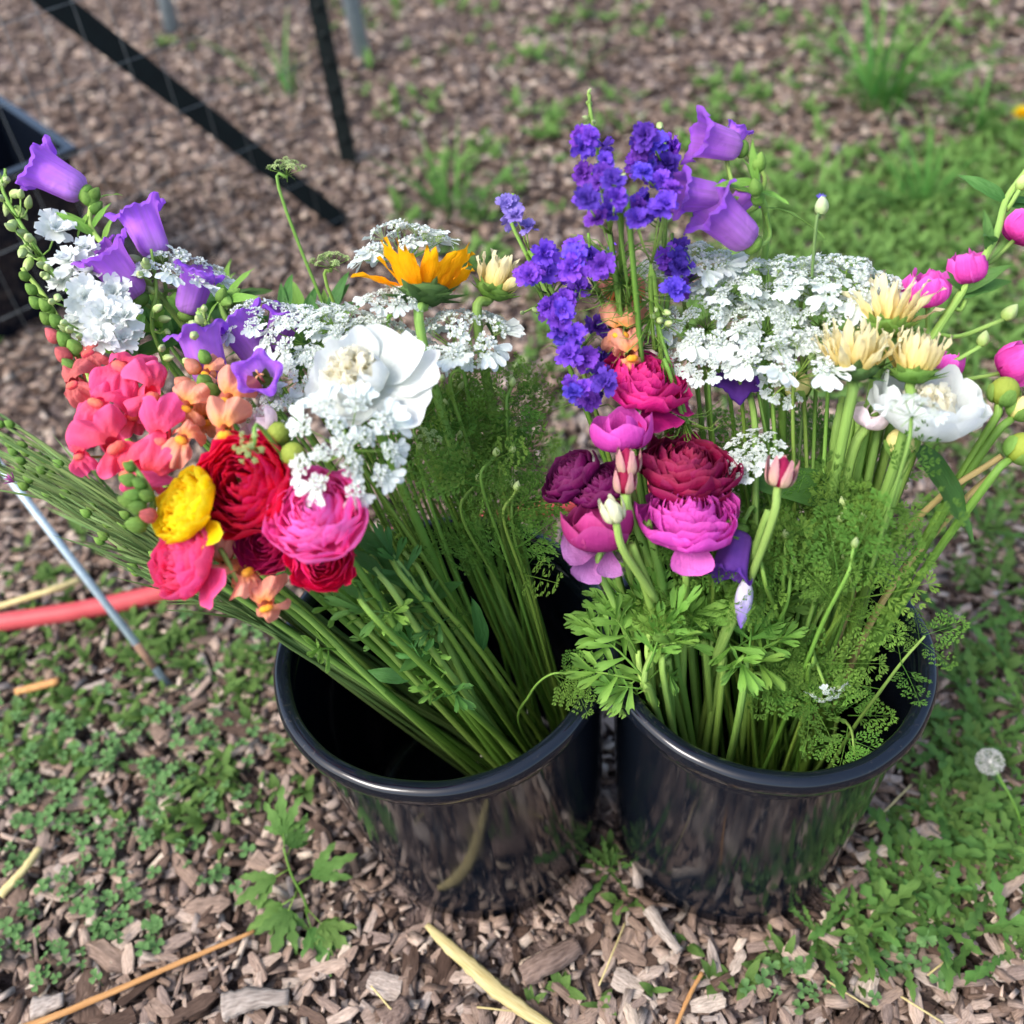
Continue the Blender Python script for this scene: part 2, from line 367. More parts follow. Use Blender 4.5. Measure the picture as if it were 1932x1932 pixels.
def chip_stuff(name, n, x0, x1, y0, y1, Lr, Wr, zr, keep=None):
    L = rng.uniform(Lr[0], Lr[1], n) * rng.uniform(.5, 1, n); W = rng.uniform(Wr[0], Wr[1], n); T = rng.uniform(.25, .6, n) * W * .7
    L = np.maximum(L, W * 1.1)
    x = rng.uniform(x0, x1, n); y = rng.uniform(y0, y1, n)
    z = rng.uniform(zr[0], zr[1], n)
    ok = np.ones(n, bool)
    for b in (LB, RB): ok &= ((x - b['c'].x) ** 2 + (y - b['c'].y) ** 2 > (b['r'] + .004) ** 2)
    L, W, T, x, y, z = [a[ok] for a in (L, W, T, x, y, z)]; n = len(x)
    sg = np.array([[-1, -1, -1], [1, -1, -1], [1, 1, -1], [-1, 1, -1], [-1, -1, 1], [1, -1, 1], [1, 1, 1], [-1, 1, 1]], float) * .5
    v = sg[None] * np.stack([L, W, T], 1)[:, None]
    v *= rng.uniform(.6, 1.15, v.shape)
    v[:, :, 1] += (rng.uniform(-.3, .3, n) * W)[:, None] * (sg[None, :, 0] * 2)
    a = rng.uniform(0, 2 * np.pi, n); tx = rng.normal(0, .28, n); ty = rng.normal(0, .16, n)
    ca, sa = np.cos(a), np.sin(a)
    zz = v[:, :, 2] + v[:, :, 1] * np.sin(tx)[:, None] + v[:, :, 0] * np.sin(ty)[:, None]
    vx = v[:, :, 0] * ca[:, None] - v[:, :, 1] * sa[:, None] + x[:, None]
    vy = v[:, :, 0] * sa[:, None] + v[:, :, 1] * ca[:, None] + y[:, None]
    V = np.stack([vx, vy, zz + z[:, None]], 2).reshape(-1, 3)
    fq = np.array([[0, 3, 2, 1], [4, 5, 6, 7], [0, 1, 5, 4], [1, 2, 6, 5], [2, 3, 7, 6], [3, 0, 4, 7]])
    Fc = (np.arange(n)[:, None, None] * 8 + fq[None]).reshape(-1, 4)
    me = bpy.data.meshes.new(name)
    me.vertices.add(len(V)); me.vertices.foreach_set('co', V.ravel())
    me.loops.add(Fc.size); me.loops.foreach_set('vertex_index', Fc.ravel().astype(np.int32))
    me.polygons.add(len(Fc)); me.polygons.foreach_set('loop_start', np.arange(0, Fc.size, 4, dtype=np.int32))
    uvv = np.tile(sg[:, :2] + .5 + np.where(sg[:, 2:] > 0, 0, .0), (n, 1)); uvv[:, 1] += np.tile(sg[:, 2] * .7, n)
    uvv = uvv * np.stack([np.repeat(L / .02, 8), np.repeat(W / .02, 8)], 1)
    u = me.uv_layers.new(name='UVMap'); u.data.foreach_set('uv', uvv[Fc.ravel()].astype(np.float32).ravel())
    me.materials.append(MT['chip']); me.update(calc_edges=True); me.validate()
    return put(name, me, Matrix(), kind='stuff', label='shredded brown wood chip mulch covering the ground', category='mulch')
chip_stuff('wood_chip_mulch', 30000, -1.2, 1.4, -.15, 1.15, (.012, .042), (.0035, .012), (-.004, .008))
chip_stuff('wood_chip_mulch', 7000, -.9, 1.0, .1, 1.15, (.006, .016), (.002, .005), (.0, .010))
chip_stuff('wood_chip_mulch', 18000, -1.5, 1.6, 1.1, 2.2, (.012, .04), (.005, .014), (-.004, .010))
chip_stuff('wood_chip_mulch', 26000, -2.6, 2.4, 2.1, 4.6, (.015, .045), (.006, .018), (-.004, .010))

def chip_mesh(seed):
    r = random.Random(seed); g = G()
    L = r.uniform(.9, 1.1); w = r.uniform(.28, .5); h = r.uniform(.1, .2)
    if seed % 4 == 3: w = r.uniform(.55, .8); h = .12
    ns, nk = 5, 6
    offs = [(r.uniform(.75, 1.1), r.uniform(.75, 1.1)) for _ in range(nk)]
    bend = r.uniform(-.1, .1); tap0, tap1 = r.uniform(.3, .95), r.uniform(.2, .95)
    pts = []
    for j in range(ns):
        s = j / (ns - 1); tw = lerp(tap0, tap1, s) * (1 + r.uniform(-.12, .12)) if j in (0, ns - 1) else 1 + r.uniform(-.15, .12)
        xe = (s - .5) * L
        for k in range(nk):
            a = 2 * math.pi * k / nk + .4
            jit = r.uniform(-.06, .06) if j in (0, ns - 1) else 0
            p = Vector((xe + jit, math.cos(a) * w / 2 * tw * offs[k][0], math.sin(a) * h / 2 * tw * offs[k][1] + bend * (s - .5) ** 2))
            g.v.append(p); g.uv.append((s * 2, k / nk * 1.6))
    for j in range(ns - 1):
        for k in range(nk):
            q = j * nk
            g.f.append((q + k, q + (k + 1) % nk, q + nk + (k + 1) % nk, q + nk + k)); g.m.append(0)
    g.f.append(tuple(range(nk))[::-1]); g.f.append(tuple(range((ns - 1) * nk, ns * nk))); g.m += [0, 0]
    return g.mesh('wood_chip', MT['chip'], smooth=False)
chips = [chip_mesh(s) for s in range(14)]
cnt = 0
while cnt < 290:
    u, v = rnd.uniform(-20, 1950), rnd.uniform(1330, 1950)
    if v < 1600 and rnd.random() < .6: continue
    p = P(u, v, 0)
    if in_bucket(p.x, p.y, .022): continue
    s = rnd.uniform(.018, .034) if rnd.random() < .85 else rnd.uniform(.034, .052)
    M = tr(p.x, p.y, rnd.uniform(.004, .009)) @ rotz(rnd.uniform(0, 6.28)) @ rotx(rnd.gauss(0, .2)) @ roty(rnd.gauss(0, .12)) @ scl(s)
    put('wood_chip', rnd.choice(chips), M, ground); cnt += 1

# ------------------------------------------------------------------ the two buckets
def bucket(b, label):
    Rr, r, H = b['R'], b['r'], b['H']; ax = Vector((b['t'][0], b['t'][1], 1)).normalized()
    M = frame(b['c'], ax); b['M'] = M; b['ax'] = ax
    root = thing('bucket', None, label, 'bucket', 'black flower buckets', M=M)
    lip = .018; ro = Rr - .009                      # outer wall radius below the rim
    th = .003
    prof = [(.001, .004), (r - .012, .004), (r - .004, .0015), (r, .003)]
    for k in range(1, 13):
        s = k / 12; prof.append((lerp(r, ro, s), lerp(.003, H - lip + .004, s)))
    prof += [(ro - th, H - lip + .006)]
    for k in range(11, -1, -1):
        s = k / 12; prof.append((lerp(r, ro, s) - th, lerp(.008, H - lip, s)))
    prof += [(r - .02, .008), (.001, .008)]
    g = G(); g.lathe(prof, 96); put('body', g.mesh('bucket_body', MT['plastic']), M, root)
    rim = []
    n = 9
    cx, cz, rx, rz = Rr - .0080, H - .0098, .0080, .0098
    for k in range(n * 2 + 1):
        a = math.pi * 2 * k / (n * 2)
        e = 2.6
        ca, sa = math.cos(a), math.sin(a)
        rim.append((cx + rx * math.copysign(abs(ca) ** (2 / e), ca), cz + rz * math.copysign(abs(sa) ** (2 / e), sa)))
    g = G()
    nr = random.Random(3); ph = [nr.uniform(0, 6.28) for _ in range(4)]
    g.lathe(rim, 128, mod=lambda rr, zz, a, t: (rr + .0004 * math.sin(5 * a + ph[0]) + .0002 * math.sin(17 * a + ph[1]), zz + .0006 * math.sin(3 * a + ph[2])))
    put('rim', g.mesh('bucket_rim', MT['plastic']), M, root)
    # a drip of moulding flash under the rim
    g = G(); g.lathe([(ro + .0005, H - .0195), (ro + .0035, H - .0185), (ro + .0035, H - .0165), (ro + .0005, H - .016)], 128)
    put('rim_seam', g.mesh('rim_seam', MT['plastic']), M, root)
    return root
bucket(LB, 'glossy black plastic bucket holding the red and yellow ranunculus')
bucket(RB, 'glossy black plastic bucket holding the purple larkspur and plum ranunculus')

# ------------------------------------------------------------------ petals and flower meshes
def bez(p0, p1, p2, t):
    a, b, c = (1 - t) ** 2, 2 * t * (1 - t), t * t
    return a * p0[0] + b * p1[0] + c * p2[0], a * p0[1] + b * p1[1] + c * p2[1]
def patch(p0, p1, p2, W, seed, ripple=.03, tip=.22, notch=0., nu=7, nv=7, base=.4, name='petal', mat=None, fold=0.0):
    r = random.Random(seed); ph = [r.uniform(0, 6.28) for _ in range(6)]; am = [r.uniform(.6, 1.2) for _ in range(3)]
    def fn(a, b):
        bb = b * (1 - tip * abs(a) ** 2.6 - notch * max(0, 1 - abs(a) * 3)); 
        rho, z = bez(p0, p1, p2, bb)
        f = W * (base + (1 - base) * math.sin(min(1, bb * 1.5) * math.pi / 2)) * a
        k = ripple * b * b
        rho += k * (am[0] * math.sin(3.1 * a + ph[0]) + .6 * am[1] * math.sin(6.3 * a + ph[1] + 2 * b)) + fold * b * (abs(a) - .4)
        z += k * .8 * (am[2] * math.sin(4.7 * a + ph[2]) + .5 * math.sin(9 * a + ph[3]))
        return rho * math.cos(f), rho * math.sin(f), z
    g = G(); g.grid(fn, nu, nv); return g.mesh(name, mat)
def blade(L, wf, nu=5, nv=9, bend=0., cup=0., twist=0., ripple=0., seed=0, name='leaf', mat=None, fold=0., M=None, g=None, mi=0, notch=0.):
    """a flat blade along +X, width function wf(s), bent up/down in Z"""
    own = g is None; g = g or G(); r = random.Random(seed); ph = [r.uniform(0, 6.28) for _ in range(4)]
    def fn(a, s):
        w_ = wf(s)
        x = L * s * (1 - notch * max(0, 1 - abs(a) * 2) * (s > .99))
        y = a * w_; z = bend * s * s + cup * (a * a) * w_ + fold * abs(a) * w_
        z += ripple * s * (math.sin(5 * s * 3 + ph[0]) * a + .5 * math.sin(11 * s + ph[1]) * abs(a))
        tw = twist * s
        return x, y * math.cos(tw) - z * math.sin(tw) * 0, z + y * math.sin(tw)
    g.grid(fn, nu, nv, mi, M)
    return g.mesh(name, mat) if own else g
def lance(W, p=.8): return lambda s: max(.0004, W * math.sin(math.pi * min(1, s ** p)) ** .8 * .5)

CACHE = {}
def cached(key, fn):
    if key not in CACHE: CACHE[key] = fn()
    return CACHE[key]

def bud_mesh(mat, seed=0, pts=.55, name='bud'):
    """a closed bud of overlapping lobes, unit length along z"""
    def mk():
        g = G()
        prof = [(max(1e-4, .36 * math.sin(math.pi * min(1, (s * .93 + .05) ** .75)) ** .8), s) for s in [k / 9 for k in range(10)]]
        g.lathe(prof, 15, mod=lambda r, z, a, t: (r * (1 + .07 * math.cos(5 * a + 3 * t) + .03 * math.sin(9 * a)), z))
        return g.mesh(name, mat)
    return cached(('bud', mat.name, seed), mk)

BASES = {'L': [], 'R': []}
def stem_path(which, head, axis, base, mids=(), tail=.03, jit=.02):
    """base on the bucket floor -> through the bucket mouth -> head, arriving along the flower's axis"""
    b = LB if which == 'L' else RB
    B = Vector(base) + Vector((rnd.uniform(-jit, jit), rnd.uniform(-jit, jit) * .7, 0)); B.z = .012
    off = B - b['c']; off.z = 0
    if off.length > b['r'] - .012: B = b['c'] + off.normalized() * (b['r'] - .012); B.z = .012
    nxt = Vector(mids[0]) if mids else head - axis * tail
    pts = [B]
    H = b['H']
    rc = b['c'] + b['ax'] * H                               # centre of the mouth
    d = nxt - B; X = B + d * min(1, (H - B.z) / max(.05, d.z))
    o = X - rc; o.z = 0
    lim = b['R'] - .024
    if o.length > lim: o = o.normalized() * lim
    X = Vector((rc.x + o.x, rc.y + o.y, H))
    if nxt.z > H + .01: pts.append(X)
    pts += [Vector(m) for m in mids] + [head - axis * tail, head]
    out = catmull(pts, 6); ph = rnd.uniform(0, 6.28); m = len(out)
    for i, p in enumerate(out):
        k = math.sin(math.pi * i / (m - 1)) * .0022
        out[i] = p + Vector((math.sin(i * .45 + ph), math.cos(i * .36 + ph * 2), 0)) * k
    return out
def stem(root, path, r0, r1, mat, n=6, name='stem'):
    g = G(); o = WM[root.name].translation
    g.tube([p - o for p in path], lambda t: lerp(r0, r1, t), n)
    return put(name, g.mesh(name, mat), tr(*o), root)
def at(path, s):
    x = s * (len(path) - 1); i = min(int(x), len(path) - 2); p = path[i].lerp(path[i + 1], x - i)
    return p, (path[i + 1] - path[i]).normalized()

# --- feathery (carrot-like) leaf, unit length along +X
def fern_mesh(seed, mat, dense=1.0):
    def mk():
        r = random.Random(seed); g = G()
        def arch(s): return Vector((s, 0, -.18 * s * s))
        def lobe(p, d, n, L, W):
            sd = d.cross(n).normalized() * W
            g.quad([p, p + d * L * .55 + sd, p + d * L, p + d * L * .55 - sd], ((.5, .2), (1, .6), (.5, 1), (0, .6)))
        g.tube([arch(s / 6) for s in range(7)], lambda t: .012 * (1 - .7 * t), 4)
        npn = 5
        for k in range(npn):
            s = .22 + .74 * k / (npn - 1); pl = (.42 * (1 - s) ** .75 + .08) * r.uniform(.85, 1.15)
            for sd in (-1, 1):
                d = Vector((.62, sd * .78, r.uniform(-.25, .2))).normalized(); p0 = arch(s); n = Vector((r.uniform(-.2, .2), r.uniform(-.2, .2), 1)).normalized()
                g.quad([p0, p0 + Vector((.008, 0, 0)), p0 + d * pl], ((0, 0), (1, 0), (.5, 1)))
                m = max(2, int(3.4 * pl / .3 * dense))
                for q in range(m):
                    t = .25 + .75 * q / (m - 1); pp = p0 + d * pl * t; ll = .17 * (1 - t * .5) * r.uniform(.8, 1.2)
                    for s2 in (-1, 1):
                        d2 = (d * .75 + d.cross(n) * s2 * .7 + n * r.uniform(-.25, .35)).normalized()
                        lobe(pp, d2, n, ll, .017)
                        lobe(pp + d2 * ll * .35, (d2 + d * .8).normalized(), n, ll * .6, .014)
                    lobe(pp, d, n, .1, .016)
        lobe(arch(.95), Vector((1, 0, -.2)), Vector((0, 0, 1)), .12, .016)
        return g.mesh('leaf', mat, smooth=False)
    return cached(('fern', seed, mat.name), mk)
def ferns(root, path, s0, s1, n, size, mat=None, flat=.3):
    for k in range(n):
        s = lerp(s0, s1, (k + rnd.uniform(.2, .8)) / n); p, t = at(path, s)
        side = Vector((rnd.gauss(0, 1), rnd.gauss(0, 1), rnd.gauss(0, 1))); side = (side - t * side.dot(t)).normalized()
        side = (side - FW * rnd.uniform(0, .7)).normalized()
        d = (side + t * rnd.uniform(.2, .9)).normalized()
        M = frame(p, d.cross(Vector((rnd.gauss(0, .3), rnd.gauss(0, .3), 1)).cross(d)).normalized() if abs(d.z) < .95 else Vector((1, 0, 0)), d)
        x = d; z = (Vector((0, 0, 1)) * flat - FW * .8 + Vector((rnd.gauss(0, .35), rnd.gauss(0, .35), rnd.gauss(0, .35)))); z = (z - x * z.dot(x)).normalized()
        M = frame(p, z, x) @ scl(size * rnd.uniform(.7, 1.25))
        put('leaf', fern_mesh(rnd.randrange(4), mat or MT['fern']), M, root)

# --- narrow pinnate ranunculus leaf (wedge lobes)
def lobed_leaf(seed, mat):
    def mk():
        r = random.Random(seed); g = G()
        g.tube([(s / 4, 0, .05 * math.sin(s)) for s in range(4)], lambda t: .022 * (1 - .4 * t), 4)
        for k, (s, a, L) in enumerate([(.4, 1.0, .45), (.4, -1.0, .45), (.62, .75, .45), (.62, -.75, .42), (.72, 0.28, .42), (.72, -.28, .42), (.74, 0, .5)]):
            M = tr(s, 0, .03) @ rotz(a + r.uniform(-.15, .15)) @ roty(r.uniform(-.5, .4)) @ rotx(r.uniform(-.4, .4))
            blade(L, lambda s: .018 + .075 * s ** 1.4 if s < .8 else (.068 if s < .95 else .03), 5, 7, bend=r.uniform(-.12, .18), cup=.4, g=g, M=M, seed=seed + k, notch=.35)
        return g.mesh('leaf', mat)
    return cached(('lobed', seed, mat.name), mk)
def leaf_at(root, p, d, size, me, name='leaf', up=None):
    x = d.normalized(); z = up or (Vector((0, 0, .6)) - FW * .7 + Vector((rnd.gauss(0, .3), rnd.gauss(0, .3), rnd.gauss(0, .2))))
    z = z - x * z.dot(x)
    return put(name, me, frame(p, z.normalized(), x) @ scl(size), root)

def plain_leaf(seed, mat, W=.36, bend=-.25, fold=.25, p=.75):
    return cached(('plain', seed, mat.name, W, bend), lambda: blade(1, lance(W, p), 7, 12, bend=bend, fold=fold, ripple=.02, seed=seed, name='leaf', mat=mat))

# --- ranunculus
def ranunculus(root, c, axis, rad, colour, layers=9, openness=.5, droop=0, seed=0, hc=.45):
    r = random.Random(seed); m = MT['ran_' + colour]
    base = c - axis * rad * hc
    M0 = frame(base, axis, RT) @ scl(rad)
    for k in range(layers):
        t = k / (layers - 1)
        n = 4 if k < 2 else (5 if k < 4 else (6 if t < .8 else 7))
        z2 = lerp(.82, lerp(.78, .3, openness), t ** 1.3)
        r2 = lerp(.07, lerp(.8, 1.06, openness), t ** 1.05)
        r1 = lerp(.32, 1.22, t ** .9); z1 = lerp(.25, -.02, t)
        W = R_(lerp(58, 44, t))
        for v in range(2):
            CACHE[('ran', root.name, k, v)] = patch((.05, 0), (r1, z1), (r2, z2), W, seed * 100 + k * 3 + v, ripple=lerp(.02, .10, t), tip=.32 - .12 * t, notch=.06, nu=9, nv=8, mat=m)
        a0 = r.uniform(0, 6.28)
        for i in range(n):
            a = a0 + 2 * math.pi * i / n + r.uniform(-.12, .12)
            M = M0 @ rotz(a) @ roty(r.gauss(0, .05 + .05 * t)) @ tr(0, 0, r.uniform(-.015, .015)) @ rotz(0) @ scl(1 + r.uniform(-.05, .05))
            put('petal', CACHE[('ran', root.name, k, (i + k) % 2)], M, root)
    for i in range(droop):
        me = patch((.05, 0), (.95, -.1), (1.22, -.12), R_(34), seed + 77 + i, ripple=.08, tip=.2, nu=9, nv=8, mat=m)
        put('petal', me, M0 @ rotz(-1.2 + i * 1.1 + r.uniform(-.3, .3)), root)
    return base
def petal_cup(root, c, axis, rad, mat, n=(4, 5), h=1.0, flare=.2, seed=0, ripple=.06, hc=.45):
    """a closed cup of a few broad petals (half-open flower)"""
    r = random.Random(seed); base = c - axis * rad * hc; M0 = frame(base, axis, RT) @ scl(rad)
    for k, m in enumerate(n):
        t = k / max(1, len(n) - 1)
        me = [patch((.06, 0), (lerp(.85, 1.25, t), .0), (lerp(.35, .8 + flare, t), lerp(h * 1.1, h, t)), R_(52), seed * 9 + k * 2 + v, ripple=ripple, tip=.25, nu=9, nv=8, mat=mat) for v in range(2)]
        a0 = r.uniform(0, 6.28)
        for i in range(m):
            put('petal', me[i % 2], M0 @ rotz(a0 + 6.283 * i / m + r.uniform(-.15, .15)) @ roty(r.gauss(0, .06)) @ scl(1 + r.uniform(-.06, .06)), root)
    return base

# --- peony
def peony(root, c, axis, rad, seed=0, openness=.8, hc=.3, guard=None):
    r = random.Random(seed); base = c - axis * rad * hc; M0 = frame(base, axis, RT) @ scl(rad)
    for k, (n, p0, p1, p2, W) in enumerate([(6, (.2, 0), (.78, .12), (.40, .60), 40), (5, (.15, .05), (.66, .25), (.26, .70), 42), (5, (.1, .1), (.5, .35), (.14, .74), 46)]):
        me = [patch(p0, p1, p2, R_(W), seed * 17 + k * 5 + v, ripple=.06 + .03 * k, tip=.22, notch=.1, nu=11, nv=9, name='petal', mat=MT['white'] if k == 0 else MT['cream']) for v in range(3)]
        a0 = r.uniform(0, 6.28)
        for i in range(n): put('petal', me[i % 3], M0 @ rotz(a0 + 6.283 * i / n + r.uniform(-.2, .2)) @ roty(r.gauss(0, .09)) @ scl(r.uniform(.9, 1.08)), root)
    inner = [blade(.3, lambda q, w=r.uniform(.16, .26): w * .5 * (.3 + .7 * math.sin(min(1, q * 1.2) * 1.571)) * (1 if q < .8 else math.sqrt(max(.08, 1 - ((q - .8) / .21) ** 2))), 5, 7, bend=r.uniform(.04, .14), cup=.5, ripple=.05, seed=seed + 500 + k, name='petal', mat=MT['cream'], notch=.2) for k in range(8)]
    for i in range(26):
        zz = 1 - i / 26 * .5; aa = i * 2.39996; rr = math.sqrt(max(0, 1 - zz * zz))
        d = Vector((rr * math.cos(aa), rr * math.sin(aa), zz)); tg = Vector((-math.sin(aa), math.cos(aa), 0)) * r.uniform(-.4, .4) + Vector((r.gauss(0, .3), r.gauss(0, .3), .3))
        x = (d * .8 + tg * .8).normalized(); nz = (d - x * d.dot(x)); nz = (nz.normalized() if nz.length > .05 else Vector((0, 0, 1)))
        put('petal', inner[i % 8], M0 @ frame(Vector((0, 0, .3)) + d * .2, nz, x) @ rotx(r.gauss(0, .4)) @ scl(r.uniform(.9, 1.2)), root)
    for k, (a, r2, z2, W) in enumerate(guard or ()):
        put('petal', patch((.05, 0), (.85, -.08), (r2, z2), R_(W), seed * 13 + k, ripple=.08, tip=.2, notch=.06, nu=13, nv=11, mat=MT['white']), M0 @ rotz(R_(a)), root)
    for k, (n, r1, r2, z2, W) in enumerate(() if guard else [(4, .85, lerp(.6, .85, openness), lerp(.78, .42, openness), 40), (4, .95, lerp(.75, 1.05, openness), lerp(.85, .32, openness), 42), (6, 1.0, lerp(.9, 1.2, openness), lerp(.75, .12, openness), 36)]):
        me = [patch((.05, 0), (r1, -.05), (r2, z2), R_(W), seed * 31 + k * 7 + v, ripple=.07, tip=.16, notch=.07, nu=11, nv=10, mat=MT['white']) for v in range(3)]
        a0 = r.uniform(0, 6.28)
        for i in range(n):
            put('petal', me[i % 3], M0 @ rotz(a0 + 6.283 * i / n + r.uniform(-.2, .2)) @ roty(r.gauss(0, .2)) @ rotx(r.gauss(0, .12)) @ scl(1 + r.uniform(-.22, .12)), root)
    return base
def sepals(root, base, axis, rad, mat, n=5, L=.7, W=.4, ang=50, name='sepal', bend=.25, seed=0):
    M0 = frame(base, axis, RT) @ scl(rad)
    me = cached(('sep', mat.name, W, bend), lambda: blade(1, lance(W, .7), 5, 7, bend=bend, cup=.3, name=name, mat=mat))
    for i in range(n):
        put(name, me, M0 @ rotz(6.283 * i / n + seed + rnd.uniform(-.2, .2)) @ roty(-R_(90 - ang)) @ scl(L * rnd.uniform(.85, 1.1)), root)

# --- sunflower heads
def sunflower(root, c, axis, rad, mat, n=20, lift=35, seed=0, bract=None, rows=1, hc=.1, width=.24):
    r = random.Random(seed); base = c - axis * rad * hc; M0 = frame(base, axis, RT) @ scl(rad)
    g = G(); g.lathe([(.001, -.12), (.2, -.1), (.34, -.0), (.38, .08), (.33, .13), (.2, .15), (.001, .16)], 24)
    put('disc', g.mesh('disc', bract), M0, root)
    rays = [blade(1, lance(width * r.uniform(.85, 1.1), .85), 5, 9, bend=r.uniform(-.25, .3), cup=.35, ripple=.06, twist=r.uniform(-.8, .8), seed=seed + k, name='petal', mat=mat) for k in range(8)]
    for row in range(rows):
        for i in range(n):
            a = 6.283 * (i + .5 * row) / n + r.uniform(-.08, .08)
            put('petal', rays[r.randrange(8)], M0 @ rotz(a) @ tr(.26 - .06 * row, 0, .03 + .03 * row) @ roty(-R_(lift + row * 18 + r.gauss(0, 11))) @ rotx(r.gauss(0, .3)) @ scl(r.uniform(.55, .85)), root)
    bm = [blade(1, lance(.42, .6), 5, 7, bend=.25 * (k - .5), cup=.3, name='bract', mat=bract) for k in range(2)]
    for row in range(2):
        for i in range(11):
            a = 6.283 * (i + .5 * row) / 11 + r.uniform(-.15, .15)
            put('bract', bm[row], M0 @ rotz(a) @ tr(.2, 0, -.1 + .05 * row) @ roty(-R_(18 + 30 * (1 - row) + r.gauss(0, 14))) @ scl(r.uniform(.32, .48)), root)
    return base

# --- Canterbury bell, unit length along z
def bell_mesh(mat, flare=1.0, seed=0):
    def mk():
        g = G(); q = random.Random(seed + 60); ph = [q.uniform(0, 6.28) for _ in range(6)]; dn = q.uniform(.04, .09)
        def mod(r, z, a, t):
            k = max(0, (t - .66) / .34)
            lobe = math.cos(5 * a) + .18 * math.sin(3 * a + ph[3]) * k
            r *= 1 + dn * t * (math.sin(2 * a + ph[0] + 2 * t) + .5 * math.sin(3 * a + ph[1])) + .012 * math.cos(10 * a) * t
            z += k * .05 * (math.sin(2 * a + ph[4]) + .8 * math.sin(7 * a + ph[5]) * k + .5 * math.sin(17 * a + ph[2]) * k)
            return r * (1 + .05 * lobe * (1 - k)) + flare * k ** 2.2 * (.06 + .07 * lobe), z - .10 * k * k * (1 - lobe) - flare * .05 * k ** 3 * (1 + lobe)
        prof = [(.03, 0), (.16, .03), (.235, .1), (.265, .2), (.275, .35), (.29, .5), (.3, .63), (.315, .74), (.335, .83), (.36, .91), (.385, .97), (.40, 1.0)]
        g.lathe(prof, 80, mod=mod)
        return g.mesh('bell', mat)
    return cached(('bell', mat.name, flare, seed), mk)
def bell(root, mouth, axis, L, mat=None, flare=1.0, stigma=False, wide=1.0):
    """bell whose middle is at `mouth`"""
    base = mouth - axis * L * .5
    M = frame(base, axis, RT) @ rotz(rnd.uniform(0, 6.28)) @ Matrix.Diagonal((L * wide, L * wide, L, 1))
    b = put('bell', bell_mesh(mat or MT['bell'], flare, rnd.randrange(6)), M, root)
    g = cached('calyx', lambda: (lambda G_: [blade(.42, lance(.2, .6), 5, 6, bend=.06, cup=.3, g=G_, M=rotz(1.2566 * i) @ tr(.1, 0, -.02) @ roty(-R_(62))) for i in range(5)] and (G_.ball((0, 0, -.04), .17, .12, 10, 6) or G_.mesh('calyx', MT['bract'])))(G()))
    put('calyx', g, frame(base, axis, RT) @ scl(L), b)
    if stigma:
        g = G(); g.tube([(0, 0, .1), (0, 0, .5), (.01, 0, .72)], .028, 6)
        for i in range(3): g.tube([(.01, 0, .7), (.05 * math.cos(i * 2.1), .05 * math.sin(i * 2.1), .78), (.1 * math.cos(i * 2.1), .1 * math.sin(i * 2.1), .78)], .02, 5)
        put('stigma', g.mesh('stigma', MT['orange_stigma']), frame(base, axis, RT) @ scl(L), b)
    return base

# --- larkspur floret: ruffled double rosette, unit radius, facing +z
def larkspur_mesh(mat, seed):
    def mk():
        r = random.Random(seed); g = G()
        for row, (n, L, el) in enumerate([(6, 1.0, 12), (6, .78, 38), (5, .5, 62)]):
            for i in range(n):
                W = r.uniform(.62, .8)
                M = rotz(6.283 * (i + .5 * row) / n + r.uniform(-.2, .2)) @ roty(-R_(el + r.gauss(0, 9))) @ rotx(r.gauss(0, .25)) @ scl(L * r.uniform(.85, 1.1))
                blade(1, lambda s, W=W: W * .5 * (.25 + .75 * math.sin(min(1, s * 1.2) * 1.571)) * (1 if s < .82 else math.sqrt(max(.02, 1 - ((s - .82) / .2) ** 2))), 5, 7, bend=r.uniform(-.3, .15), cup=r.uniform(-.2, .45), ripple=.12, seed=seed * 40 + row * 9 + i, g=g, M=M, notch=.16)
        g.tube([(0, 0, .02), (0, 0, -.25), (.1, 0, -.6)], lambda t: .1 * (1 - t * .5), 5)
        return g.mesh('floret', mat)
    return cached(('lark', mat.name, seed), mk)

# --- snapdragon floret: tube along +z opening into two lips; x = up
def snapdragon_parts(mat, pal, seed):
    def mk():
        r = random.Random(seed)
        g = G(); g.lathe([(.06, -.75), (.2, -.7), (.25, -.5), (.27, -.25), (.32, 0), (.36, .12)], 16, mod=lambda rr, z, a, t: (rr * (1 + .12 * math.cos(2 * a)), z))
        tube = g.mesh('floret', mat)
        def lip(c0, half, lobes, Rl, curl, nm, sd):
            ph = [r.uniform(0, 6.28) for _ in range(4)]; g = G()
            def fn(a, b):
                th = c0 + a * half; e = .68 + .32 * abs(math.cos(lobes * math.pi * (a + 1) / 2 + (math.pi / 2))) ** .7
                rr = .2 + b * Rl * e * (1 + .08 * math.sin(4 * a + ph[0]))
                z = .12 + .34 * b - curl * b * b + b * b * (.24 * math.sin(3.3 * a + ph[3]) + .2 * math.sin(6.5 * a + ph[1]) + .13 * math.sin(14 * a + ph[2])) + .08 * b * math.sin(9 * b + 4 * a + ph[0])
                return rr * math.cos(th), rr * math.sin(th) * .92, z
            g.grid(fn, 33, 11); return g.mesh(nm, mat)
        up = lip(0, R_(66), 2, 1.0, 1.05, 'upper_lip', 1)
        low = lip(math.pi, R_(70), 3, .78, .95, 'lower_lip', 2)
        g = G()
        g.lathe([(max(1e-4, math.sin(math.pi * j / 9)), -math.cos(math.pi * j / 9)) for j in range(10)], 18,
                M=tr(-.16, 0, .2) @ Matrix.Diagonal((.17, .28, .2, 1)), mod=lambda rr, z, a, t: (rr * (1 - .16 * math.exp(-(math.sin(a) * rr / .22) ** 2)), z))
        return tube, up, low, g.mesh('palate', pal)
    return cached(('snap', mat.name, pal.name, seed), mk)
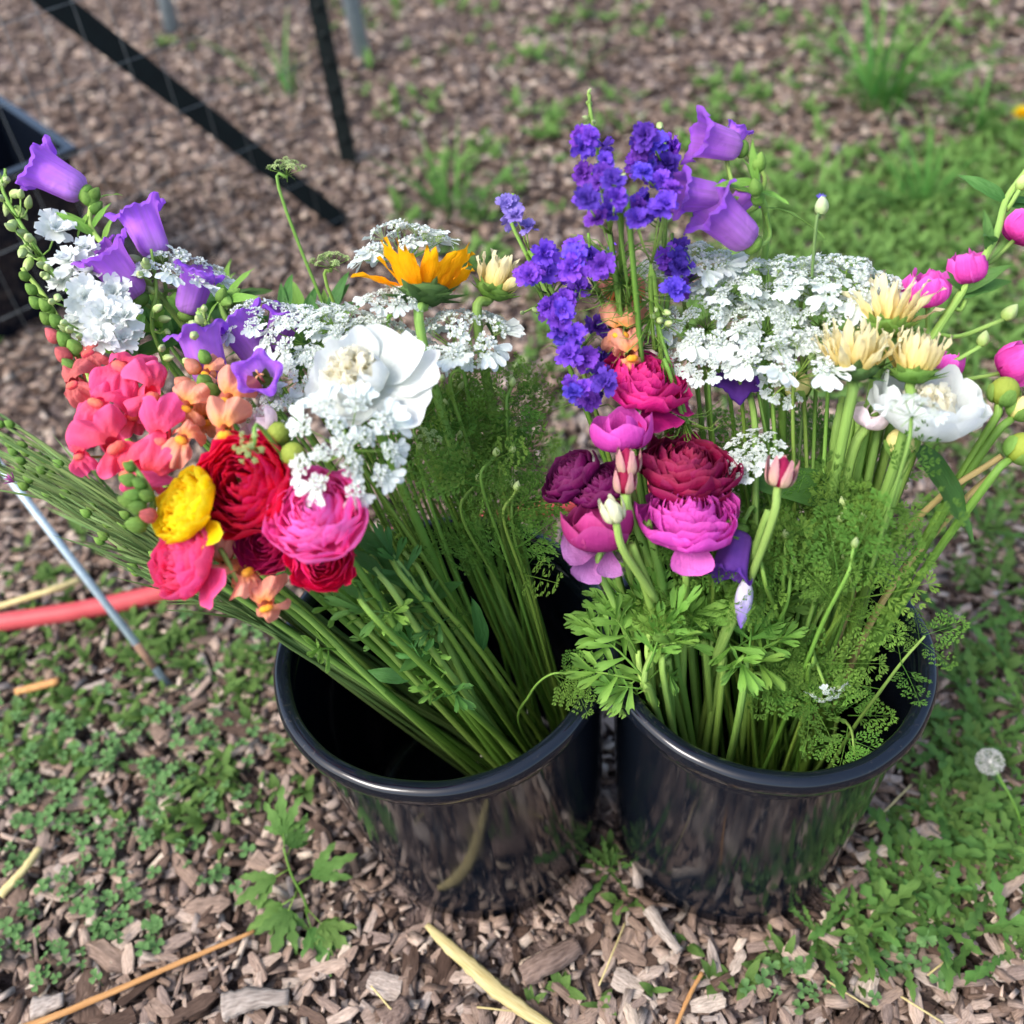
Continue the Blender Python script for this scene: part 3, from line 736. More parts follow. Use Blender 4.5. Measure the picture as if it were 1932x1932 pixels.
def snapdragon(root, c, axis, size, mat, pal, up=None):
    t, u, l, p = snapdragon_parts(mat, pal, rnd.randrange(7))
    M = frame(c, axis, (up or UP) + RT * rnd.gauss(0, .15)) @ scl(size * .64 * rnd.uniform(.92, 1.08)) @ rotz(rnd.gauss(0, .3)) @ rotx(rnd.gauss(0, .25)) @ roty(rnd.gauss(0, .25)) @ Matrix.Diagonal((rnd.uniform(.85, 1.15), rnd.uniform(.85, 1.15), 1, 1))
    f = put('floret', t, M, root)
    for nm, me in (('upper_lip', u), ('lower_lip', l), ('palate', p)): put(nm, me, M, f)
    return c - axis * size * .4

# --- lace flower umbel
def lace_cluster(seed, green=False):
    def mk():
        r = random.Random(seed); g = G()
        n = 11
        for k in range(n):
            a = k * 2.39996; q = math.sqrt((k + .5) / n); p = Vector((math.cos(a) * q * .85, math.sin(a) * q * .85, .4 * (1 - q * q)))
            ax = Vector((p.x * .7, p.y * .7, 1)).normalized(); M = frame(p, ax) @ rotz(r.uniform(0, 6)) @ scl(r.uniform(.3, .4))
            for i in range(5):
                L = r.uniform(.75, 1.25); Mi = M @ rotz(1.2566 * i) @ roty(-R_(r.uniform(0, 35))) @ rotx(r.gauss(0, .2))
                g.quad([Mi @ Vector(q_) for q_ in ((.08, 0, 0), (.55 * L, -.34, .04), (.95 * L, -.2, .1), (.85 * L, 0, .08), (.95 * L, .2, .1), (.55 * L, .34, .04))], ((.5, 0), (1, .6), (.8, 1), (.5, .9), (.2, 1), (0, .6)), 0)
            g.ball((0, 0, .06), .16, .14, 5, 3, 1, M)
            g.quad([p, p + Vector((.05, 0, 0)), Vector((.03, 0, -.6)), Vector((0, 0, -.6))], ((0, 0), (0, 0), (0, 0), (0, 0)), 1)
        return g.mesh('floret_cluster', [MT['budg'], MT['bract']] if green else [MT['umbelw'], MT['umbelg']], smooth=False)
    return cached(('lace', seed, green), mk)
def lace_petal(seed):
    def mk():
        r = random.Random(seed); g = G()
        for s in (-1, 1):   # two rounded lobes
            blade(1, lambda q: .03 + .19 * math.sin(min(1, q ** .9 * 1.05) * 1.7) * (1 if q < .75 else math.sqrt(max(.03, 1 - ((q - .75) / .255) ** 2))), 5, 8, bend=r.uniform(-.2, .1), cup=.25, ripple=.03, g=g, seed=seed + s,
                  M=rotz(s * .27) @ tr(0, 0, s * .008))
        return g.mesh('petal', MT['umbelw'])
    return cached(('lacep', seed), mk)
def umbel(root, c, axis, rad, seed=0, n=9, outer=3, flat=.5, green=False):
    r = random.Random(seed); hub = c - axis * rad * .75; M0 = frame(hub, axis, RT)
    g = G()
    spots = [(0, 0)] + [(.42, 6.283 * i / 4 + .4) for i in range(4)] + [(.88, 6.283 * i / n + r.uniform(-.12, .12)) for i in range(n)]
    ends = []
    for q, a in spots:
        rr = q * rad; z = rad * (.75 - flat * q * q * .8) + r.uniform(-.07, .07) * rad
        e = Vector((rr * math.cos(a), rr * math.sin(a), z)); ends.append((e, a, q))
        g.tube([(0, 0, 0), e * .5 + Vector((0, 0, -.05 * rad)), e - Vector((0, 0, .12 * rad))], rad * .014, 4)
    for i in range(7):
        a = 6.283 * i / 7; M = rotz(a) @ roty(R_(r.uniform(-10, 25)))
        blade(rad * .55, lance(rad * .06), 3, 5, bend=-.1 * rad, g=g, M=M)
    put('umbel_frame', g.mesh('umbel_frame', MT['stem']), M0, root)
    for i, (e, a, q) in enumerate(ends):
        ax = Vector((math.cos(a) * q * .7, math.sin(a) * q * .7, 1)).normalized()
        M = M0 @ frame(e, ax, Vector((math.cos(a), math.sin(a), 0))) @ scl(rad * .25 * r.uniform(.85, 1.15)) @ rotx(r.gauss(0, .2)) @ roty(r.gauss(0, .15))
        fc = put('floret_cluster', lace_cluster(r.randrange(4), green), M, root)
        if green: continue
        k = outer if q > .6 else 1
        for j in range(k):
            da = (j - (k - 1) / 2) * .62 + r.uniform(-.15, .15)
            Mp = M @ rotz(da if q > .1 else r.uniform(0, 6)) @ tr(.55, 0, .1) @ roty(R_(r.uniform(-25, 22))) @ scl(r.uniform(1.2, 1.8) if q > .6 else r.uniform(.8, 1.1))
            put('petal', lace_petal(r.randrange(3)), Mp, fc)
    return hub

# ------------------------------------------------------------------ flowers in the bucket with the red and yellow ranunculus
BL = Vector((.0, .515, .012))       # where the stems of that bunch meet on the bucket floor
BR1 = Vector((.150, .470, .012)); BR2 = Vector((.232, .468, .012))

def simple_stem(root, which, attach, axis, base, r0, r1, mat, mids=(), tail=.03, jit=.02):
    path = stem_path(which, attach, axis, base, mids, tail, jit); stem(root, path, r0, r1, mat); return path

def add_ranunculus(which, u, v, z, size, ax, colour, label, base, layers=9, openness=.5, droop=0, leaves=0, cup=None, mids=()):
    c = P(u, v, z); axis = F(*ax); rad = px(c, size / 2)
    root = thing('ranunculus', base, label, 'ranunculus', 'ranunculus')
    s = int(u * 7 + v)
    if cup: b = petal_cup(root, c, axis, rad, MT['ran_' + colour], n=cup, h=1.1, flare=openness, seed=s)
    else: b = ranunculus(root, c, axis, rad, colour, layers, openness, droop, s)
    sepals(root, b, axis, rad, MT['bract'], 5, .42, .4, 25 if droop else 40, seed=s)
    path = simple_stem(root, which, b, axis, base, .0036, .0026, MT['stem_pale'] if which == 'R' else MT['stem'], mids=mids)
    for k in range(leaves):
        p, t = at(path, rnd.uniform(.28, .5))
        leaf_at(root, p, (t + Vector((rnd.gauss(0, .6), rnd.gauss(0, .6), rnd.gauss(0, .3))) - FW * .3), rnd.uniform(.035, .06), lobed_leaf(rnd.randrange(3), MT['leaf_light']))
    return root
RANL = BL + Vector((.012, -.004, 0))
add_ranunculus('L', 458, 912, .535, 200, (-.12, .2, 1), 'red', 'large deep red ranunculus with tightly rolled centre above the yellow one', RANL, 14, .55, leaves=1)
add_ranunculus('L', 592, 962, .53, 188, (-.15, .45, .85), 'pink', 'bright pink ranunculus with loose ruffled petals beside the deep red one', RANL, 11, .66, droop=0, leaves=2)
add_ranunculus('L', 345, 952, .535, 152, (-.62, .35, .7), 'yellow', 'bright yellow ranunculus turned sideways', RANL, 11, .42, droop=1, leaves=1)
add_ranunculus('L', 338, 1052, .505, 165, (-.6, .2, .7), 'hotpink', 'hot pink ranunculus hanging under the yellow one', RANL, 10, .45, droop=1, leaves=1)
add_ranunculus('L', 497, 1022, .50, 125, (-.1, -.1, .9), 'magenta', 'dark magenta ranunculus tucked below the deep red one', RANL, 7, .45, leaves=1)
add_ranunculus('L', 608, 1058, .495, 130, (.15, -.15, .9), 'crimson', 'crimson ranunculus peeping out under the bright pink one', RANL, 8, .5, leaves=2)

def add_peony(which, u, v, z, size, ax, label, base, openness, seed, leaves=0, mids=(), guard=None):
    c = P(u, v, z); axis = F(*ax); rad = px(c, size / 2)
    root = thing('peony', base, label, 'peony', 'white peonies')
    b = peony(root, c, axis, rad, seed, openness, guard=guard); sepals(root, b, axis, rad, MT['bract'], 4, .5, .6, 20, seed=seed)
    path = simple_stem(root, which, b, axis, base, .0045, .004, MT['stem'], mids=mids)
    for k in range(leaves):
        p, t = at(path, rnd.uniform(.55, .85))
        leaf_at(root, p, t * .3 + RT * rnd.uniform(-1, 1) - FW * .4 + UP * rnd.uniform(-.6, .3), rnd.uniform(.08, .11), plain_leaf(k, MT['leaf'], .36, -.3))
    return root
add_peony('L', 672, 712, .57, 222, (-.25, .6, .75), 'full white peony with cream centre and wide open outer petals', BL, .95, 3, leaves=0,
    guard=[(2, 1.45, .2, 30), (-34, 1.5, .05, 30), (24, 1.2, .5, 36), (72, 1.0, .62, 44), (125, .86, .5, 42), (172, .95, .3, 38), (215, .9, .25, 34), (262, .95, .3, 36), (-70, 1.1, .3, 36), (100, .75, .75, 38)])

def add_umbel(which, u, v, z, size, ax, label, base, ferns_=3, fsize=.07, n=9, outer=3, mids=(), s0=.3, s1=.8, green=False, flat=.55, bright=False, mat=None, grp='white lace flower umbels'):
    c = P(u, v, z); axis = F(*ax); rad = px(c, size / 2)
    root = thing('lace_flower', base, label, 'lace flower', grp)
    hub = umbel(root, c, axis, rad, int(u + v * 3), n, outer, flat, green)
    path = simple_stem(root, which, hub, axis, base, .0021, .0013, mat or MT['stem'], mids=mids, jit=.032)
    if ferns_: ferns(root, path, s0, s1, ferns_, fsize, MT['fern_bright'] if bright else None)
    return root, path
LL = 'white lace flower umbel in the bucket with the yellow ranunculus'
UMB_L = [
    (342, 482, .56, 140, (.15, .9, .3), 'white lace flower umbel between the purple bells'),
    (748, 432, .57, 150, (-.25, .95, .2), 'domed white lace flower umbel standing behind the golden sunflower'),
    (475, 578, .55, 128, (-.2, .85, .4), 'white lace flower umbel directly above the bell with the orange stigma'), (582, 598, .555, 150, (0, .75, .6), 'broad white lace flower umbel just behind the full white peony'), (700, 600, .55, 110, (.05, .85, .4), 'white lace flower umbel between the full peony and the golden sunflower'),
    (850, 605, .545, 165, (-.2, .75, .55), 'flat white lace flower umbel beneath the golden sunflower'), (745, 545, .565, 100, (.05, .85, .3), 'small white lace flower umbel touching the golden sunflower petals'),
    (648, 838, .56, 170, (.05, .1, 1), 'wide open white lace flower umbel in front of the white peony'),
    (548, 690, .545, 96, (-.2, .5, .8), 'white lace flower umbel wedged between the open bell and the peony'), (505, 772, .535, 84, (0, .2, 1), 'small white lace flower umbel hanging above the olive green buds'), (620, 650, .55, 100, (-.1, .7, .7), LL),
    (640, 585, .558, 110, (.1, .8, .5), LL), (800, 650, .53, 90, (.2, .7, .5), 'white lace flower umbel at the edge of the full peony petals'), (880, 660, .53, 70, (.2, .8, .4), 'tiny white lace flower umbel below the half closed sunflower bud')]
for i, (u, v, z, s, a, lab) in enumerate(UMB_L):
    add_umbel('L', u, v, z + .008, s * 1.15, a, lab, BL + Vector((.02, .01, 0)), 2 if u > 560 else 0, .045, s1=.6)
# unopened green umbels
for (u, v, z, s, a, lab) in [(540, 302, .60, 72, (0, .95, .25), 'unopened green lace flower bud standing alone above the bells'),
                             (620, 478, .58, 74, (-.1, .9, .4), 'knobbly lime green bud cluster beside the domed lace flower umbel'),
                             (462, 845, .575, 64, (-.3, -.1, 1), 'half open green and white lace flower bud over the deep red ranunculus'),
                             (805, 820, .50, 56, (.2, .6, .8), 'grey green lace flower seed head below the white peony')]:
    add_umbel('L', u, v, z, s, a, lab, BL, 0, .04, n=6, green=True, grp='unopened lace flower buds')
# leafy lace flower stems that fill the right side of this bunch
for k in range(26):
    u = rnd.uniform(740, 975); v = rnd.uniform(690, 960); z = rnd.uniform(.40, .50)
    c = P(u, v, z); root = thing('lace_flower_shoot', BL, 'thin green stem with feathery leaves in the bucket with the yellow ranunculus', 'stem', 'feathery lace flower stems beside the peony')
    axis = F(rnd.uniform(-.2, .4), .9, .2)
    path = simple_stem(root, 'L', c, axis, BL + Vector((.03, .02, 0)), .002, .0012, MT['stem'], jit=.03)
    put('bud', bud_mesh(MT['budg']), frame(c, axis) @ scl(.008), root)
    ferns(root, path, .4, .95, 5, .046)
# two fronds that reach out over the empty side of the bucket
for (u, v, z, mids) in [(1090, 1275, .31, [(1015, 1300, .30)])]:
    root = thing('lace_flower_shoot', BL, 'feathery leaf arching across the open side of the bucket with the yellow ranunculus', 'stem')
    c = P(u, v, z); path = catmull([BL + Vector((.04, 0, 0)), P(985, 1380, .2), P(1000, 1310, .27), P(1040, 1272, .31), c], 6)
    stem(root, path, .0016, .0008, MT['stem'])
    for s in (.78, .85, .92, .97): ferns(root, path, s - .03, s, 2, .032)

# golden sunflower and bud
def add_sunflower(which, u, v, z, size, ax, label, base, mat, n, lift, bract, rows=1, mids=(), leaf=0, width=.24, grp='sunflowers'):
    c = P(u, v, z); axis = F(*ax); rad = px(c, size / 2)
    root = thing('sunflower', base, label, 'sunflower', grp)
    b = sunflower(root, c, axis, rad, mat, n, lift, int(u), bract, rows, width=width)
    path = simple_stem(root, which, b - axis * rad * .1, axis, base, .0044, .0038, MT['stem_pale'], mids=mids)
    for k in range(leaf):
        p, t = at(path, rnd.uniform(.7, .93))
        leaf_at(root, p, RT * rnd.choice((-1, 1)) - UP * .7 - FW * .5, rnd.uniform(.06, .085), plain_leaf(3 + k, MT['leaf_light'], .55, -.4))
    return root
add_sunflower('L', 800, 548, .57, 265, (-.02, .97, -.05), 'golden orange sunflower turned away so its green back shows', BL + Vector((.03, .02, 0)), MT['sun_gold'], 21, 48, MT['bract_dark'], leaf=0, width=.34)
add_sunflower('L', 932, 545, .56, 185, (.35, .9, .1), 'half closed pale yellow green sunflower bud beside the golden one', BL + Vector((.04, .02, 0)), MT['sun_pale'], 13, 74, MT['bract'], rows=2, leaf=0, width=.3)
root = bpy.data.objects['sunflower.001']
p0 = P(915, 610, .53); leaf_at(root, p0, P(965, 680, .49) - p0, .05, plain_leaf(9, MT['leaf'], .5, -.35), up=F(.6, .6, .5))

# Canterbury bells
def add_bells(which, label, tip, base, bells, mids=(), leaves=3, buds=2):
    root = thing('canterbury_bell', base, label, 'bellflower', 'purple bellflower stems')
    tp = P(*tip); path = simple_stem(root, which, tp, F(-.1, 1, .1), base, .0032, .0022, MT['stem_pale'], mids=[P(*m) for m in mids])
    for (u, v, z, L, ax, st, dark) in bells:
        c = P(u, v, z); axis = F(*ax); Lm = px(c, L * (1.12 if which == 'R' else 1.0))
        b = bell(root, c, axis, Lm, MT['bell_dark'] if dark else None, 1.0 if not dark else .7, st, 1.0)
        # pedicel from nearest stem point
        q = min(path, key=lambda p: (p - (b - axis * .02)).length)
        g = G(); o = WM[root.name].translation
        g.tube([x - o for x in catmull([q, (q + b) / 2 - axis * .012, b - axis * Lm * .1], 4)], .0018, 5)
        put('pedicel', g.mesh('pedicel', MT['stem_pale']), tr(*o), root)
    for k in range(leaves):
        p, t = at(path, rnd.uniform(.6, .97))
        leaf_at(root, p, t * .5 + Vector((rnd.gauss(0, .6), rnd.gauss(0, .6), rnd.gauss(0, .6))) - FW * .2, rnd.uniform(.022, .04), plain_leaf(k, MT['leaf_light'], .22, -.3))
    for k in range(buds):
        p, t = at(path, rnd.uniform(.75, 1)); d = (t + Vector((rnd.gauss(0, .7), rnd.gauss(0, .7), rnd.gauss(0, .5)))).normalized()
        put('bud', bud_mesh(MT['bract']), frame(p, d) @ scl(.014), root)
    return root
add_bells('L', 'purple bellflower stem with open bells above the white larkspur', (172, 375, .60), BL, [
    (106, 335, .612, 112, (-.85, .45, .15), False, False), (276, 432, .585, 108, (-.35, .9, .2), False, False),
    (222, 512, .575, 118, (-.5, .75, .4), False, False), (200, 480, .57, 60, (-.4, .8, .2), False, False)], mids=[(300, 560, .54)], leaves=7, buds=5)
add_bells('L', 'purple bellflower stem whose lowest bell shows its orange stigma', (430, 560, .555), BL, [
    (388, 668, .55, 125, (-.22, .95, .2), False, False), (492, 712, .56, 92, (.08, .1, 1), True, False),
    (466, 640, .54, 115, (-.5, .8, .2), False, False), (365, 545, .55, 100, (.3, .8, .2), False, False), (530, 620, .54, 90, (.3, .7, .2), False, False)], leaves=6, buds=4)

# leafy bellflower shoots that fill the bunch between the blooms
for k in range(16):
    u = rnd.uniform(250, 620); v = rnd.uniform(540, 640) + abs(u - 420) * .25; z = rnd.uniform(.47, .52)
    root = thing('bellflower_shoot', BL, 'green leafy bellflower shoot showing between the purple bells and snapdragons', 'shoot', 'leafy bellflower shoots among the bells')
    c = P(u, v, z); path = simple_stem(root, 'L', c, F(-.3, .9, .2), BL, .0024, .0016, MT['stem'], jit=.03)
    for q in range(8):
        p, t = at(path, rnd.uniform(.7, 1)); leaf_at(root, p, t * .6 + Vector((rnd.gauss(0, .7), rnd.gauss(0, .7), rnd.gauss(0, .6))), rnd.uniform(.028, .05), plain_leaf(q, MT['leaf'] if q % 3 else MT['leaf_light'], .26, -.3))

# larkspur spikes
def add_larkspur(which, label, base, mat, florets, tip, buds, mids=(), stemmat=None, leafy=0, name='larkspur', grp='larkspur spikes'):
    """florets: (u, v, z, size px); buds the same"""
    root = thing(name, base, label, 'larkspur', grp)
    tp = P(*tip); path = simple_stem(root, which, tp, F(-.1, 1, .1), base, .0026, .0012, stemmat or MT['stem'], mids=[P(*m) for m in mids])
    g = G(); o = WM[root.name].translation
    def conn(p, axis, back):
        e = p - axis * back; q = min(path, key=lambda s: (s - e).length)
        g.tube([x - o for x in (q, (q + e) * .5 - Vector((0, 0, .003)), e)], .0008, 4)
    for (u, v, z, s) in florets:
        c = P(u, v, z); q = min(path, key=lambda p: (p - c).length)
        axis = ((c - q).normalized() * .7 - FW * .75 + UP * .25 + Vector((rnd.gauss(0, .3), rnd.gauss(0, .3), rnd.gauss(0, .3)))).normalized()
        rad = px(c, s / 2)
        put('floret', larkspur_mesh(mat, rnd.randrange(5)), frame(c, axis, RT) @ rotz(rnd.uniform(0, 6.28)) @ scl(rad), root); conn(c, axis, rad * .6)
    for (u, v, z, s) in buds:
        c = P(u, v, z); q = min(path, key=lambda p: (p - c).length)
        d = ((c - q).normalized() * .7 + (tp - P(*tip[:2], tip[2] - .05)).normalized() * .5 + Vector((rnd.gauss(0, .3), rnd.gauss(0, .3), rnd.gauss(0, .3)))).normalized()
        Lm = px(c, s); put('bud', bud_mesh(MT['budg']), frame(c - d * Lm * .5, d) @ Matrix.Diagonal((Lm * .72, Lm * .72, Lm * 1.05, 1)), root); conn(c, d, Lm * .5)
    if g.v: put('pedicel', g.mesh('pedicel', MT['stem_pale']), tr(*o), root)
    for k in range(leafy):
        p, t = at(path, rnd.uniform(.45, .78))
        gg = cached(('thread', k % 3), lambda: thread_leaf(k))
        put('leaf', gg, frame(p, t, Vector((rnd.gauss(0, 1), rnd.gauss(0, 1), 0))) @ scl(rnd.uniform(.035, .05)), root)
    return root, path
def thread_leaf(seed):
    r = random.Random(seed); g = G()
    for i in range(12):
        d = Vector((r.gauss(0, 1), r.gauss(0, 1), r.uniform(-.1, 1.2))).normalized()
        e = d * r.uniform(.6, 1) ; g.tube([(0, 0, 0), d * .5 + Vector((0, 0, .06)), e - Vector((0, 0, .1))], lambda t: .014 * (1 - .6 * t), 4)
    return g.mesh('leaf', MT['stem'])
def scatter(n, poly, z0, z1, s0, s1, wide):
    """n spots scattered about a line in the picture, heights between z0 and z1"""
    out = []
    for k in range(n):
        t = (k + rnd.uniform(.1, .9)) / n * (len(poly) - 1); i = min(int(t), len(poly) - 2); f = t - i
        u = lerp(poly[i][0], poly[i + 1][0], f) + rnd.uniform(-wide, wide); v = lerp(poly[i][1], poly[i + 1][1], f) + rnd.uniform(-wide, wide) * .5
        out.append((u, v, lerp(z0, z1, t / (len(poly) - 1)) + rnd.uniform(-.02, .025), rnd.uniform(s0, s1)))
    return out
wl = [(104, 432, .59, 84), (132, 492, .585, 84), (170, 515, .58, 80), (160, 560, .575, 84), (196, 592, .57, 90), (236, 598, .565, 84), (150, 605, .56, 76), (190, 640, .56, 86), (230, 640, .555, 80), (120, 530, .57, 76), (165, 470, .585, 60), (215, 555, .57, 76)]
wb = scatter(22, [(8, 330), (50, 430), (70, 520)], .60, .57, 24, 34, 28) + scatter(8, [(60, 470), (110, 600), (150, 640)], .57, .56, 22, 30, 16)
add_larkspur('L', 'white larkspur spike with double florets and pale green buds', BL, MT['white'], wl, (10, 318, .62), wb, mids=[(200, 640, .52)])
add_larkspur('L', 'thin larkspur side shoot of green buds between the white and pink spikes', BL, MT['white'], [], (285, 470, .58), scatter(13, [(270, 480), (285, 560), (330, 690)], .58, .53, 20, 30, 18), mids=[(330, 700, .50)])
add_larkspur('L', 'thin larkspur side shoot of green buds beside the large purple bell', BL, MT['white'], [], (385, 575, .575), scatter(12, [(380, 580), (358, 640), (365, 720)], .57, .54, 22, 34, 16), mids=[(385, 740, .52)])

# snapdragons
def add_snaps(which, label, tip, base, florets, buds, mats, mids=()):
    root = thing('snapdragon', base, label, 'snapdragon', 'snapdragon spikes')
    tp = P(*tip); path = simple_stem(root, which, tp, F(-.5, .8, .1), base, .003, .0018, MT['stem_pale'], mids=[P(*m) for m in mids])
    g = G(); o = WM[root.name].translation
    for (u, v, z, s, mi) in florets:
        c = P(u, v, z); q = min(path, key=lambda p: (p - c).length)
        axis = ((c - q).normalized() * .8 - FW * .8 + UP * .05 + Vector((rnd.gauss(0, .2), rnd.gauss(0, .2), rnd.gauss(0, .2)))).normalized()
        b = snapdragon(root, c, axis, px(c, s), *mats[mi]); q = min(path, key=lambda p: (p - b).length)
        g.tube([x - o for x in (q, (q + b) * .5, b)], .0011, 5)
    for (u, v, z, s, mi) in buds:
        c = P(u, v, z); q = min(path, key=lambda p: (p - c).length)
        d = ((c - q).normalized() * .6 + F(-.5, .7, .3) * .6).normalized(); Lm = px(c, s)
        put('bud', bud_mesh(mats[mi] if not isinstance(mats[mi], tuple) else mats[mi][0]), frame(c - d * Lm * .5, d) @ scl(Lm), root)
        g.tube([x - o for x in (q, c - d * Lm * .45)], .001, 4)
    put('pedicel', g.mesh('pedicel', MT['stem_pale']), tr(*o), root)
    return root
SP = [(MT['snap_pink'], MT['palate_coral']), (MT['snap_dusk'], MT['palate_coral']), (MT['snap_peach'], MT['palate_gold']), MT['bract']]
add_snaps('L', 'coral pink snapdragon spike with green bud tip leaning outward', (42, 505, .575), BL,
    [(168, 668, .555, 62, 1), (232, 695, .555, 88, 0), (285, 740, .55, 92, 0), (188, 762, .55, 90, 0), (302, 822, .545, 92, 0), (212, 838, .545, 96, 0), (140, 722, .55, 62, 1), (152, 858, .54, 66, 0), (246, 886, .535, 88, 0), (285, 895, .53, 76, 0), (250, 780, .53, 80, 0), (240, 740, .53, 70, 0)],
    [(45, 520, .575, 26, 3), (58, 545, .572, 28, 3), (66, 570, .572, 30, 3), (84, 575, .57, 30, 3), (86, 600, .567, 30, 3), (105, 605, .565, 34, 3), (98, 632, .562, 34, 1), (120, 640, .56, 36, 3), (118, 668, .56, 40, 1), (140, 655, .56, 40, 3), (92, 585, .565, 28, 3), (130, 690, .555, 36, 3)], SP, mids=[(270, 860, .49)])
add_snaps('L', 'peach snapdragon spike with golden throats beside the large purple bell', (372, 588, .565), BL,
    [(432, 752, .555, 72, 2), (425, 812, .55, 84, 2), (352, 765, .55, 66, 2), (345, 830, .545, 70, 2), (392, 702, .55, 48, 2), (388, 790, .53, 66, 2)],
    [(368, 650, .56, 34, 3), (385, 672, .56, 34, 3), (362, 690, .555, 40, 2), (385, 720, .55, 42, 3), (345, 725, .55, 44, 2), (398, 735, .55, 40, 3)], SP, mids=[(400, 800, .50)])
add_snaps('L', 'peach snapdragon with golden florets hanging below the hot pink ranunculus', (415, 1035, .50), BL,
    [(458, 1082, .485, 78, 2), (502, 1138, .47, 76, 2), (425, 1060, .485, 62, 2)], [(520, 1105, .46, 30, 2)], SP, mids=[(560, 1150, .42)])
add_snaps('L', 'green snapdragon bud spike beside the yellow ranunculus', (245, 870, .55), BL, [],
    [(243, 880, .55, 28, 3), (240, 905, .548, 38, 3), (262, 912, .545, 34, 3), (250, 935, .542, 40, 3), (275, 935, .54, 36, 3), (258, 958, .538, 40, 3), (278, 972, .533, 42, 1), (255, 990, .53, 46, 3), (240, 945, .54, 40, 3)], SP, mids=[(330, 1040, .47)])

# peony buds of this bunch
def add_peony_bud(which, u, v, z, size, ax, label, base, mat, mids=(), sep=True):
    c = P(u, v, z); axis = F(*ax); rad = px(c, size / 2)
    root = thing('peony_bud', base, label, 'peony bud', 'round peony buds')
    g = G(); g.ball((0, 0, 0), 1, 1.02, 18, 12); put('bud', g.mesh('bud', mat), frame(c, axis) @ scl(rad), root)
    b = c - axis * rad * .9
    if sep: 
        sm = cached('budsep', lambda: patch((.1, -1.02), (1.25, -1.05), (1.0, .35), R_(34), 5, ripple=.05, tip=.3, nu=7, nv=7, name='sepal', mat=MT['bract']))
        for i in range(4): put('sepal', sm, frame(c, axis) @ rotz(1.57 * i + rnd.uniform(-.2, .2)) @ scl(rad * 1.03), root)
    simple_stem(root, which, b, axis, base, .0038, .0032, MT['stem'], mids=[P(*m) for m in mids]); return root
MT['bud_green'] = petal('olive_bud', (128, 150, 50), (158, 170, 74), trans=.1, var=.1, vein=.2)
MT['bud_yellow'] = petal('yellow_bud', (206, 200, 110), (236, 222, 150), trans=.1, var=.08, vein=.15)
add_peony_bud('L', 526, 818, .55, 44, (.1, .3, .9), 'round olive green bud just above the deep red ranunculus', BL, MT['bud_green'])
add_peony_bud('L', 553, 857, .548, 46, (.2, .2, .9), 'round olive green bud at the edge of the deep red ranunculus', BL, MT['bud_green'])
c = P(495, 805, .535); root = thing('peony', BL, 'blush peony bud opening beside the round olive buds', 'peony', 'blush peonies')
petal_cup(root, c, F(-.5, .4, .5), px(c, 40), MT['pink_pale'], (3, 4), 1.0, .1, 4); simple_stem(root, 'L', c - F(-.5, .4, .5) * .012, F(-.5, .4, .5), BL, .004, .003, MT['stem'])

# grey green cornflower stems lying over the side of the bucket
CB = BL + Vector((-.005, .01, 0))
CT = [(-25, 775), (-30, 800), (0, 800), (-20, 840), (-30, 865), (20, 840), (40, 870), (45, 918), (55, 905), (-15, 880)]
for _ in range(34):
    q = rnd.random(); CT.append((lerp(0, 300, q) + rnd.uniform(-30, 30), lerp(835, 1070, q) + rnd.uniform(-45, 40)))
MT['cornflower'] = petal('violet_cornflower', (96, 84, 200), (120, 110, 226), trans=.2)
MT['cornflower_pink'] = petal('pink_cornflower', (176, 80, 150), (206, 120, 180), trans=.2)
def corn_head(root, c, axis, rad, mat):
    me = cached(('corn', mat.name), lambda: (lambda g: [blade(1, lambda s: .05 + .16 * s, 3, 4, bend=.15, g=g, M=rotz(.63 * i) @ roty(-R_(40 + 25 * (i % 2))), notch=.4) for i in range(10)] and g.mesh('floret', mat))(G()))
    put('floret', me, frame(c, axis) @ scl(rad), root)
nb = 0
for i, (u, v) in enumerate(CT):
    z = rnd.uniform(.40, .47) + (v - 900) * -.0001; c = P(u, v, z)
    fl = {2: 'cornflower', 7: 'cornflower_pink'}.get(i)
    axis = F(-.85, .5, .1)
    lab = {2: 'grey green cornflower stem ending in a violet flower', 7: 'grey green cornflower stem ending in a small pink flower'}.get(i, 'slender grey green cornflower stem with closed bud leaning over the bucket rim')
    root = thing('cornflower', CB, lab, 'cornflower', 'cornflower stems leaning out of the bucket')
    path = simple_stem(root, 'L', c, axis, CB, .0019, .0011, MT['stem_grey'], jit=.03, mids=[P(lerp(u, 640, .62) + rnd.uniform(-25, 25), lerp(v, 1240, .62) + rnd.uniform(-40, 20), .345 + rnd.uniform(0, .02))])
    Lm = .010; put('bud', bud_mesh(MT['bract']), frame(c - axis * .004, axis) @ scl(Lm), root)
    if fl: corn_head(root, c + axis * .008, axis, .016 if i == 2 else .009, MT[fl])
    for k in range(6):
        p, t = at(path, rnd.uniform(.3, .78))
        leaf_at(root, p, t + Vector((rnd.gauss(0, .1), rnd.gauss(0, .1), rnd.gauss(0, .1))), rnd.uniform(.05, .10), cached(('linear', k), lambda: blade(1, lance(.030, .6), 3, 8, bend=rnd.uniform(-.2, .1), fold=.3, name='leaf', mat=MT['stem_grey'])))

